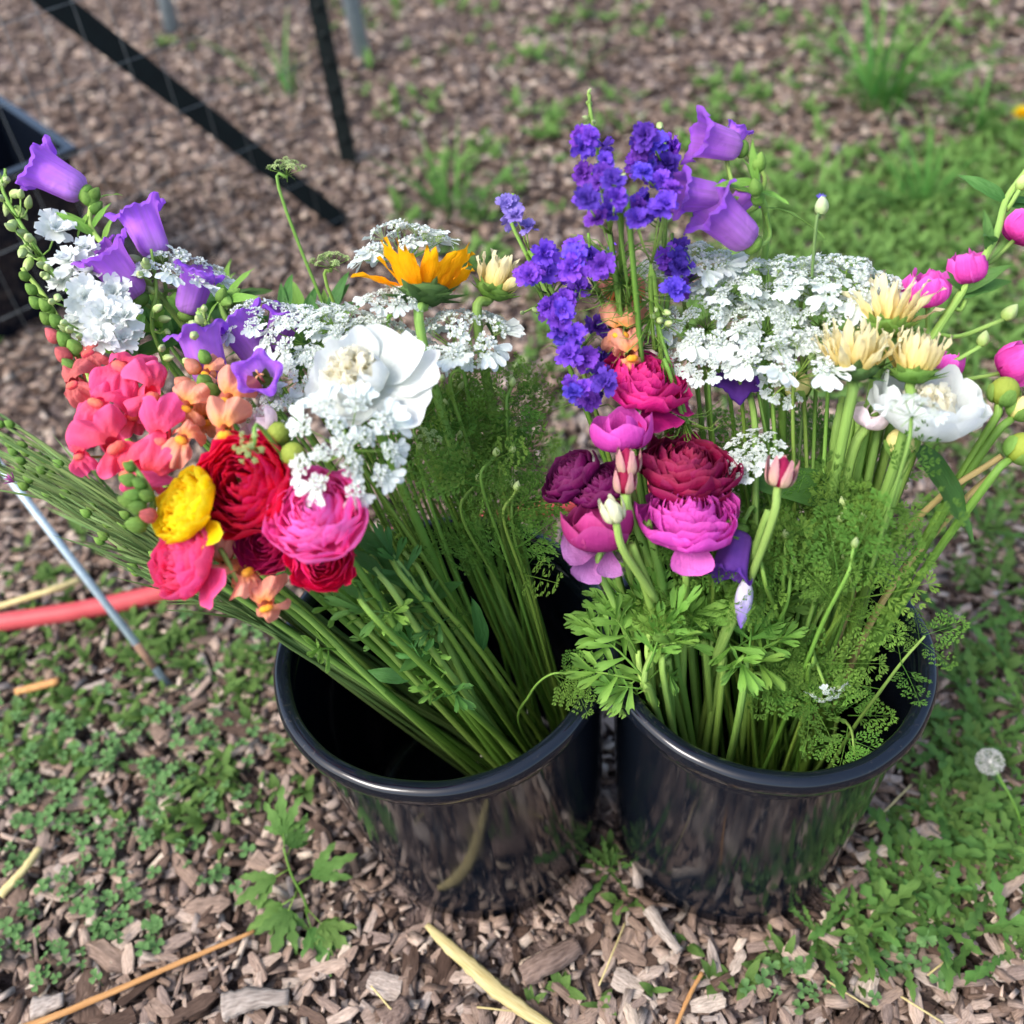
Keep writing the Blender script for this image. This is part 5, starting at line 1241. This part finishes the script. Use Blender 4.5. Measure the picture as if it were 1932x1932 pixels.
# tufts of grass behind
gb = [blade(1, lance(.035, .5), 3, 8, bend=-.25 - .2 * k, fold=.3, name='blade', mat=MT['grass']) for k in range(3)]
for (u, v, nb, hgt, lab) in [(1655, 205, 46, .26, 'tall tuft of grass at the edge of the weeds'), (1840, 250, 26, .17, 'small tuft of grass beside the yellow dandelion'), (850, 410, 30, .16, 'low tuft of grass behind the golden sunflower'), (1740, 400, 40, .16, 'wide low tuft of grass behind the pink mallow'), (540, 185, 12, .2, 'thin tuft of grass beyond the leaning steel brace'), (1080, 130, 18, .14, 'sparse tuft of grass far behind the larkspur')]:
    p = P(u, v, 0); root = thing('grass_tuft', p, lab, 'grass', 'grass tufts on the mulch')
    for k in range(nb):
        a = rnd.uniform(0, 6.28); q = p + Vector((math.cos(a), math.sin(a), 0)) * rnd.uniform(0, .05)
        put('blade', gb[k % 3], tr(q.x, q.y, -.003) @ rotz(a + rnd.gauss(0, .5)) @ roty(-R_(rnd.uniform(45, 85))) @ scl(hgt * rnd.uniform(.6, 1.15)), root)

# dandelions with jagged leaves beside the larkspur bucket
def tooth(W, n=5):
    def f(s):
        e = (.25 + .75 * s) * (1 if s < .85 else max(.05, (1 - s) / .15)); x = s * n % 1
        return max(.004, W * .5 * e * (.3 + .7 * (x if x < .75 else (1 - x) * 3)))
    return f
dl = [blade(1, tooth(.3, 5 + k), 5, 40, bend=-.1 - .12 * k, fold=.25, ripple=.03, seed=k, name='leaf', mat=MT['dandelion']) for k in range(3)] + [blade(1, lance(.26, .6), 5, 12, bend=-.15, fold=.25, ripple=.02, name='leaf', mat=MT['dandelion'])]
DL = [(1700, 1600), (1770, 1540), (1830, 1480), (1880, 1590), (1800, 1640), (1730, 1690), (1650, 1690), (1860, 1690), (1900, 1440), (1780, 1420), (1620, 1760), (1540, 1770), (1920, 1530), (1840, 1350), (1900, 1270), (1800, 1200), (1880, 1130), (1430, 1775), (1150, 1650), (1690, 1780), (1900, 1800), (1850, 1010), (1750, 1480), (1860, 1530), (1690, 1660), (1790, 1590), (1920, 1640), (1840, 1760), (1870, 1400), (1810, 1300), (1930, 1350), (1600, 1720), (1760, 1740)]
DLAB = {(1150, 1650): 'dandelion leaves sprouting in the gap between the two buckets', (1430, 1775): 'small dandelion at the foot of the larkspur bucket above the bare chips', (1650, 1690): 'dandelion rosette right behind the short grey twig', (1880, 1590): 'dandelion rosette below the fluffy seed head', (1900, 1440): 'dandelion rosette behind the fluffy seed head', (1540, 1770): 'dandelion rosette touching the front of the larkspur bucket', (1850, 1010): 'dandelion rosette growing behind the straw coloured stalk', (1900, 1800): 'dandelion rosette among the scattered dry straws'}
for (u, v) in DL:
    p = P(u, v, 0)
    if in_bucket(p.x, p.y, .02): continue
    root = thing('dandelion_plant', p, DLAB.get((u, v), 'dandelion rosette with jagged green leaves growing beside the larkspur bucket'), 'dandelion', 'dandelion rosettes around the larkspur bucket')
    for k in range(rnd.randint(6, 9)):
        a = rnd.uniform(0, 6.28); L = rnd.uniform(.04, .078)
        e = p + Vector((math.cos(a), math.sin(a), 0)) * L
        if in_bucket(e.x, e.y, .012): L *= .5
        put('leaf', dl[rnd.randrange(3)], tr(p.x, p.y, .006) @ rotz(a) @ roty(-R_(rnd.uniform(5, 42))) @ rotx(rnd.gauss(0, .3)) @ scl(L), root)
# dandelion clock
root = thing('dandelion_clock', P(1935, 1585, 0), 'fluffy white dandelion seed head on a bent stalk', 'dandelion')
c = P(1868, 1437, .075); stem(root, catmull([P(1935, 1585, 0), P(1915, 1520, .04), c], 6), .0018, .0014, MT['stem'])
g = G(); rr = random.Random(2)
for k in range(110):
    d = Vector((rr.gauss(0, 1), rr.gauss(0, 1), rr.gauss(0, 1))).normalized(); M = frame(d * .011, d)
    g.tube([(0, 0, 0), d * .011], .00012, 3, cap=False)
    for i in range(7):
        e = M @ Vector((math.cos(i * .9) * .0042, math.sin(i * .9) * .0042, .0022)); g.tube([d * .011, e], .0001, 3, cap=False)
g.ball((0, 0, 0), .0022, .0022)
put('seed_head', g.mesh('seed_head', solid('seed_fluff', (206, 202, 190), (228, 226, 218), rough=.8)), tr(*c), root)
root = thing('dandelion_flower', P(1930, 250, 0), 'small yellow dandelion flower in the weeds behind', 'dandelion')
c = P(1926, 218, .08); stem(root, [P(1930, 250, 0), c], .002, .0018, MT['stem'])
g = G()
for i in range(40): blade(.02, lance(.005), 3, 4, bend=-.002, g=g, M=rotz(i * .63) @ roty(-R_(8 + i * 1.8)))
put('petal', g.mesh('petal', MT['ran_yellow']), frame(c, F(0, .6, .8)), root)

# the lobed weed standing on the chips
def lobed(seed, n=5):
    rr = random.Random(seed); g = G()
    angs = [0, .55, -.55, 1.05, -1.05][:n]; LLn = [1, .8, .8, .5, .5]
    for a, L in zip(angs, LLn):
        blade(L, lambda s: .012 + .115 * L * math.sin(min(1, s ** .85) * math.pi) ** .8 * (1 + .3 * math.sin(s * 24)), 5, 16, bend=rr.uniform(-.3, .05), fold=.2, ripple=.04, g=g, M=tr(.05, 0, 0) @ rotz(a + rr.uniform(-.1, .1)), seed=seed)
    return g.mesh('leaf', MT['weed'])
base = P(585, 1745, 0); root = thing('lobed_weed', base, 'young weed with lobed green leaves standing on the chips before the bucket', 'weed')
sp = catmull([base, P(575, 1700, .02), P(550, 1650, .045), P(535, 1600, .07)], 6); stem(root, sp, .0018, .0012, MT['stem'])
for (bu, bv, bz, eu, ev, ez, L, sd) in [(537, 1605, .068, 530, 1515, .085, .05, 1), (545, 1640, .05, 475, 1680, .04, .048, 2), (560, 1680, .035, 515, 1790, .012, .052, 3), (560, 1670, .035, 640, 1620, .045, .048, 4), (580, 1715, .02, 660, 1800, .008, .045, 5), (575, 1715, .02, 610, 1820, .008, .05, 6), (540, 1620, .06, 565, 1560, .075, .035, 7), (560, 1690, .03, 480, 1740, .02, .045, 8)]:
    p0, p1 = P(bu, bv, bz), P(eu, ev, ez)
    g = G(); o = WM[root.name].translation; g.tube([p0 - o, p0.lerp(p1, .35) - o], .0007, 4); put('petiole', g.mesh('petiole', MT['stem']), tr(*o), root)
    leaf_at(root, p0.lerp(p1, .3), p1 - p0, L, cached(('lobedw', sd), lambda: lobed(sd, 5 if sd % 2 else 3)), up=F(.1 * (sd - 4), .4, .9))

# ------------------------------------------------------------------ litter lying on the mulch
MT['straw'] = solid('straw', (178, 158, 98), (212, 198, 144), rough=.75, scale=3, stretch=(9, 2.5, 1), bump=.6, coord='UV')
MT['reed'] = solid('orange_reed', (170, 118, 66), (206, 156, 100), rough=.75, scale=3, stretch=(9, 2.5, 1), bump=.6, coord='UV')
MT['bark'] = solid('grey_bark', (84, 68, 60), (134, 114, 102), rough=.9, scale=3, stretch=(8, 1.5, 1), bump=1, bdist=.003, coord='UV')
MT['paleg'] = solid('bleached_wood', (122, 110, 100), (178, 166, 154), rough=.85, scale=3, stretch=(8, 1.5, 1), bump=.8, bdist=.002, coord='UV')
def litter(name, pts, wf, mat, label, cat, flat=.45, n=8):
    """a solid lying piece along pts (u, v, z) with half width wf(t), flattened"""
    w = [P(*p) for p in pts]; o = w[0]; path = catmull(w, 8); g = G(); b = 0; m = len(path); rr = random.Random(len(label))
    for j, p in enumerate(path):
        t = (path[min(j + 1, m - 1)] - path[max(j - 1, 0)]); t.z *= .5; t.normalize(); s = Vector((0, 0, 1)).cross(t).normalized(); u_ = t.cross(s)
        for i in range(n):
            a = 6.2832 * i / n; k = 1 + rr.uniform(-.16, .16)
            g.v.append(p - o + (s * math.cos(a) + u_ * math.sin(a) * flat) * wf(j / (m - 1)) * k); g.uv.append((i / n, j / (m - 1)))
    for j in range(m - 1):
        for i in range(n): q = j * n; g.f.append((q + i, q + (i + 1) % n, q + n + (i + 1) % n, q + n + i)); g.m.append(0)
    g.f.append(tuple(range(n))[::-1]); g.f.append(tuple(range((m - 1) * n, m * n))); g.m += [0, 0]
    return put(name, g.mesh(name, mat), tr(*o), label=label, category=cat)
litter('straw_husk', [(805, 1745, .014), (880, 1815, .018), (960, 1885, .018), (1050, 1945, .014)], lambda t: .0025 + .0055 * math.sin(math.pi * min(1, t * .9 + .05)), MT['straw'], 'long pale yellow husk lying on the chips in front of the bucket', 'straw', .4)
litter('reed_stick', [(-20, 1965, .014), (150, 1898, .016), (330, 1820, .016), (480, 1757, .014)], lambda t: .0042 - .002 * t, MT['reed'], 'thin orange reed stick lying across the chips below the clover', 'stick', .8)
litter('reed_stick', [(0, 1690, .014), (45, 1640, .018), (75, 1600, .014)], lambda t: .005 - .001 * t, MT['straw'], 'short yellow reed piece lying in the clover', 'stick', .8)
litter('bark_piece', [(985, 1842, .014), (1035, 1815, .018), (1090, 1783, .014)], lambda t: .012 - .004 * abs(t - .4), MT['bark'], 'thick brown bark chunk beside the yellow husk', 'bark', .7)
litter('bark_piece', [(722, 1930, .014), (770, 1895, .014)], lambda t: .013 - .003 * t, MT['bark'], 'broad brown bark slab lying between the lobed weed and the yellow husk', 'bark', .5)
litter('bleached_stick', [(1225, 1715, .016), (1250, 1755, .018), (1282, 1795, .014)], lambda t: .0075 - .003 * t, MT['paleg'], 'bleached grey stick lying in front of the gap between the buckets', 'stick', .8)
litter('twig', [(1585, 1690, .016), (1612, 1665, .02), (1632, 1650, .022)], lambda t: .0055, MT['bark'], 'short grey twig with a cut end beside the dandelions', 'twig', 1)
litter('bark_piece', [(1080, 1690, .012), (1105, 1660, .014)], lambda t: .01, MT['bark'], 'square bark chunk in the gap between the buckets', 'bark', .6)
litter('dry_twig', [(1270, 1950, .012), (1300, 1880, .014), (1325, 1835, .014)], lambda t: .002, MT['reed'], 'thin tan twig standing up from the chips below the bleached stick', 'twig', 1)
litter('bleached_stick', [(60, 1905, .012), (120, 1885, .014)], lambda t: .011 - .004 * t, MT['paleg'], 'bleached flat wood slab beside the orange reed stick', 'stick', .4)
litter('bleached_stick', [(420, 1900, .014), (470, 1885, .016), (545, 1880, .012)], lambda t: .014 - .007 * t, MT['paleg'], 'grey weathered wood slab with torn edge beside the lobed weed', 'stick', .4)
litter('dry_stalk', [(-20, 1150, .02), (90, 1115, .03), (150, 1095, .02)], lambda t: .0045, MT['straw'], 'dry straw coloured stalk lying above the red hose', 'stalk', .9)
litter('reed_stick', [(30, 1305, .014), (110, 1285, .016)], lambda t: .005, MT['reed'], 'short tan stick in the weeds below the red hose', 'stick', .8)
for (u0, v0, u1, v1) in [(1640, 1560, 1720, 1480), (1700, 1880, 1780, 1930), (1560, 1850, 1640, 1900), (1750, 1840, 1800, 1800), (1180, 1740, 1130, 1860), (700, 1860, 760, 1930), (900, 1900, 990, 1910)]:
    litter('grass_straw', [(u0, v0, .012), ((u0 + u1) / 2, (v0 + v1) / 2, .02), (u1, v1, .012)], lambda t: .0009, MT['straw'], 'thin dry grass straw scattered on the mulch', 'straw', 1).__setitem__('group', 'thin straws on the mulch')

# ------------------------------------------------------------------ red hose
MT['hose'] = solid('red_hose', (176, 62, 66), (198, 82, 84), rough=.5, scale=30, bump=.1, spec=.4)
g = G(); hp = catmull([P(-160, 1205, .014), P(-20, 1178, .014), P(150, 1152, .014), P(300, 1120, .015), P(620, 1040, .016), P(945, 975, .015), P(1060, 952, .014), P(1190, 930, .014), P(1290, 905, .014)], 8)
o = hp[0].copy(); g.tube([p - o for p in hp], .0125, 14); root = thing('garden_hose', o, 'faded red garden hose running across the ground behind the buckets', 'hose')
put('tube', g.mesh('tube', MT['hose']), tr(*o), root)
g = G(); e = hp[-1]; d = (hp[-1] - hp[-2]).normalized(); g.lathe([(.001, -.03), (.0155, -.03), (.0165, -.02), (.0165, .008), (.011, .012), (.011, .03), (.001, .03)], 18)
MT['steel'] = solid('galvanised_steel', (150, 168, 176), (176, 192, 198), rough=.45, scale=50, spec=.5, bump=.1, metal=.3)
put('coupling', g.mesh('coupling', MT['steel']), frame(e, d), root)

# ------------------------------------------------------------------ metal rods, fence and crate behind
MT['rust'] = solid('rusty_band', (120, 92, 74), (156, 124, 100), rough=.8, scale=90)
def rod(name, a, b_, r0, mat, label, cat, rust=None):
    root = thing(name, a, label, cat); g = G(); g.tube([a - a, (a + b_) / 2 - a, b_ - a], r0, 10); put('shaft', g.mesh('shaft', mat), tr(*a), root)
    if rust:
        for s0, s1 in rust:
            g = G(); g.tube([(b_ - a) * s0, (b_ - a) * s1], r0 * 1.06, 10); put('rust_band', g.mesh('rust_band', MT['rust']), tr(*a), root)
    return root
rod('metal_rod', P(338, 1320, -.02), P(-30, 840, .30), .0046, MT['steel'], 'slanting pale blue grey metal rod with a rusty band stuck in the mulch', 'rod', [(.14, .24), (.005, .03)])
def up_from(p, h, lean=(0, 0)): return p + Vector((lean[0], lean[1], h))
rod('hoop_pipe', P(690, 130, -.02), up_from(P(690, 130, 0), 1.2, (-.06, .1)), .021, MT['steel'], 'pale galvanised hoop pipe standing right behind the black post', 'pipe')
rod('hoop_pipe', P(330, 75, -.02), up_from(P(330, 75, 0), 1.2, (.05, .1)), .021, MT['steel'], 'pale galvanised hoop pipe standing far behind the leaning steel brace', 'pipe')
MT['green_steel'] = solid('dark_green_steel', (8, 16, 16), (14, 26, 25), rough=.75, scale=60, bump=.2)
pp = P(660, 312, 0); root = thing('fence_post', pp, 'dark upright steel post at the fence corner', 'post')
g = G()
for s in ((-.017, -.002, .017, .002), (-.002, -.0, .002, .03)):
    x0, y0, x1, y1 = s; b = len(g.v)
    for z in (-.05, 1.25):
        for (x, y) in ((x0, y0), (x1, y0), (x1, y1), (x0, y1)): g.v.append(Vector((x, y, z))); g.uv.append((0, z))
    for f in ((0, 1, 5, 4), (1, 2, 6, 5), (2, 3, 7, 6), (3, 0, 4, 7), (4, 5, 6, 7)): g.f.append(tuple(b + q for q in f)); g.m.append(0)
put('post_shaft', g.mesh('post_shaft', MT['green_steel'], smooth=False), tr(*pp), root)
g = G()
for k in range(22): g.ball((0, -.004, .06 + k * .053), .006, .008, 6, 4)
put('stud_row', g.mesh('stud_row', MT['green_steel']), tr(*pp), root)
# fence plane: from beside the crate to the foot of the brace
A, Bf = P(-260, 870, 0), P(655, 425, 0); fd = (Bf - A); fl = fd.length; fd.normalize(); fnrm = Vector((fd.y, -fd.x, 0))
def on_fence(u, v, off):
    d = ray(u, v); t = ((A - fnrm * off) - CAMP).dot(fnrm) / d.dot(fnrm); return CAMP + d * t
a, b_ = P(662, 432, -.02), on_fence(85, -10, .02)
root = thing('steel_brace', a, 'dark green steel brace slanting behind the wire fence', 'brace'); d = (b_ - a) * 1.25
bx = d.normalized(); M = frame(a, (-FW - bx * (-FW).dot(bx)).normalized(), bx); g = G()
for (y0, y1, z0, z1) in ((-.019, .019, -.002, .002), (-.003, .003, -.03, -.002)):
    b = len(g.v)
    for x in (0, d.length):
        for (y, z) in ((y0, z0), (y1, z0), (y1, z1), (y0, z1)): g.v.append(Vector((x, y, z))); g.uv.append((x, y))
    for f in ((0, 1, 5, 4), (1, 2, 6, 5), (2, 3, 7, 6), (3, 0, 4, 7), (4, 5, 6, 7), (3, 2, 1, 0)): g.f.append(tuple(b + q for q in f)); g.m.append(0)
put('brace_bar', g.mesh('brace_bar', MT['green_steel'], smooth=False), M, root)
MT['wire'] = solid('fence_wire', (104, 108, 108), (128, 134, 134), rough=.6, scale=60, metal=.2, bump=0)
root = thing('wire_fence', A, 'thin galvanised wire fence in front of the leaning steel brace', 'fence')
g = G(); g.tube([(0, 0, -.01), (0, 0, .5), (0, 0, 1.0)], .0008, 4); vw = g.mesh('wire', MT['wire'])
for k in range(int(fl / .052) + 1): p = A + fd * k * .052; put('wire', vw, tr(p.x, p.y, 0), root)
g = G(); g.tube([(0, 0, 0), fd * fl * .5, fd * fl], .0008, 4); hw = g.mesh('wire', MT['wire'])
for k in range(11): put('wire', hw, tr(A.x, A.y, .02 + k * .1), root)

# black plastic crate at the edge
cc = P(20, 560, 0) ; root = thing('plant_crate', cc, 'square black plastic plant tub standing behind the wire fence', 'tub')
M = tr(*cc) @ rotz(R_(38)) @ scl(1)
g = G(); w0, w1, hh, th = .13, .16, .27, .004
def ring(w, z): return [(-w, -w, z), (w, -w, z), (w, w, z), (-w, w, z)]
rings = [ring(w0, 0), ring(w1, hh), ring(w1 + .012, hh), ring(w1 + .012, hh + .012), ring(w1 - th, hh + .012), ring(w0 - th, .01)]
for q in rings:
    for p in q: g.v.append(Vector(p)); g.uv.append((0, 0))
for j in range(len(rings) - 1):
    for i in range(4): g.f.append((j * 4 + i, j * 4 + (i + 1) % 4, j * 4 + 4 + (i + 1) % 4, j * 4 + 4 + i)); g.m.append(0)
g.f.append((20, 21, 22, 23)); g.f.append((3, 2, 1, 0)); g.m += [0, 0]
put('tub_body', g.mesh('tub_body', MT['plastic'], smooth=False), M, root)
print('objects', len(bpy.data.objects))
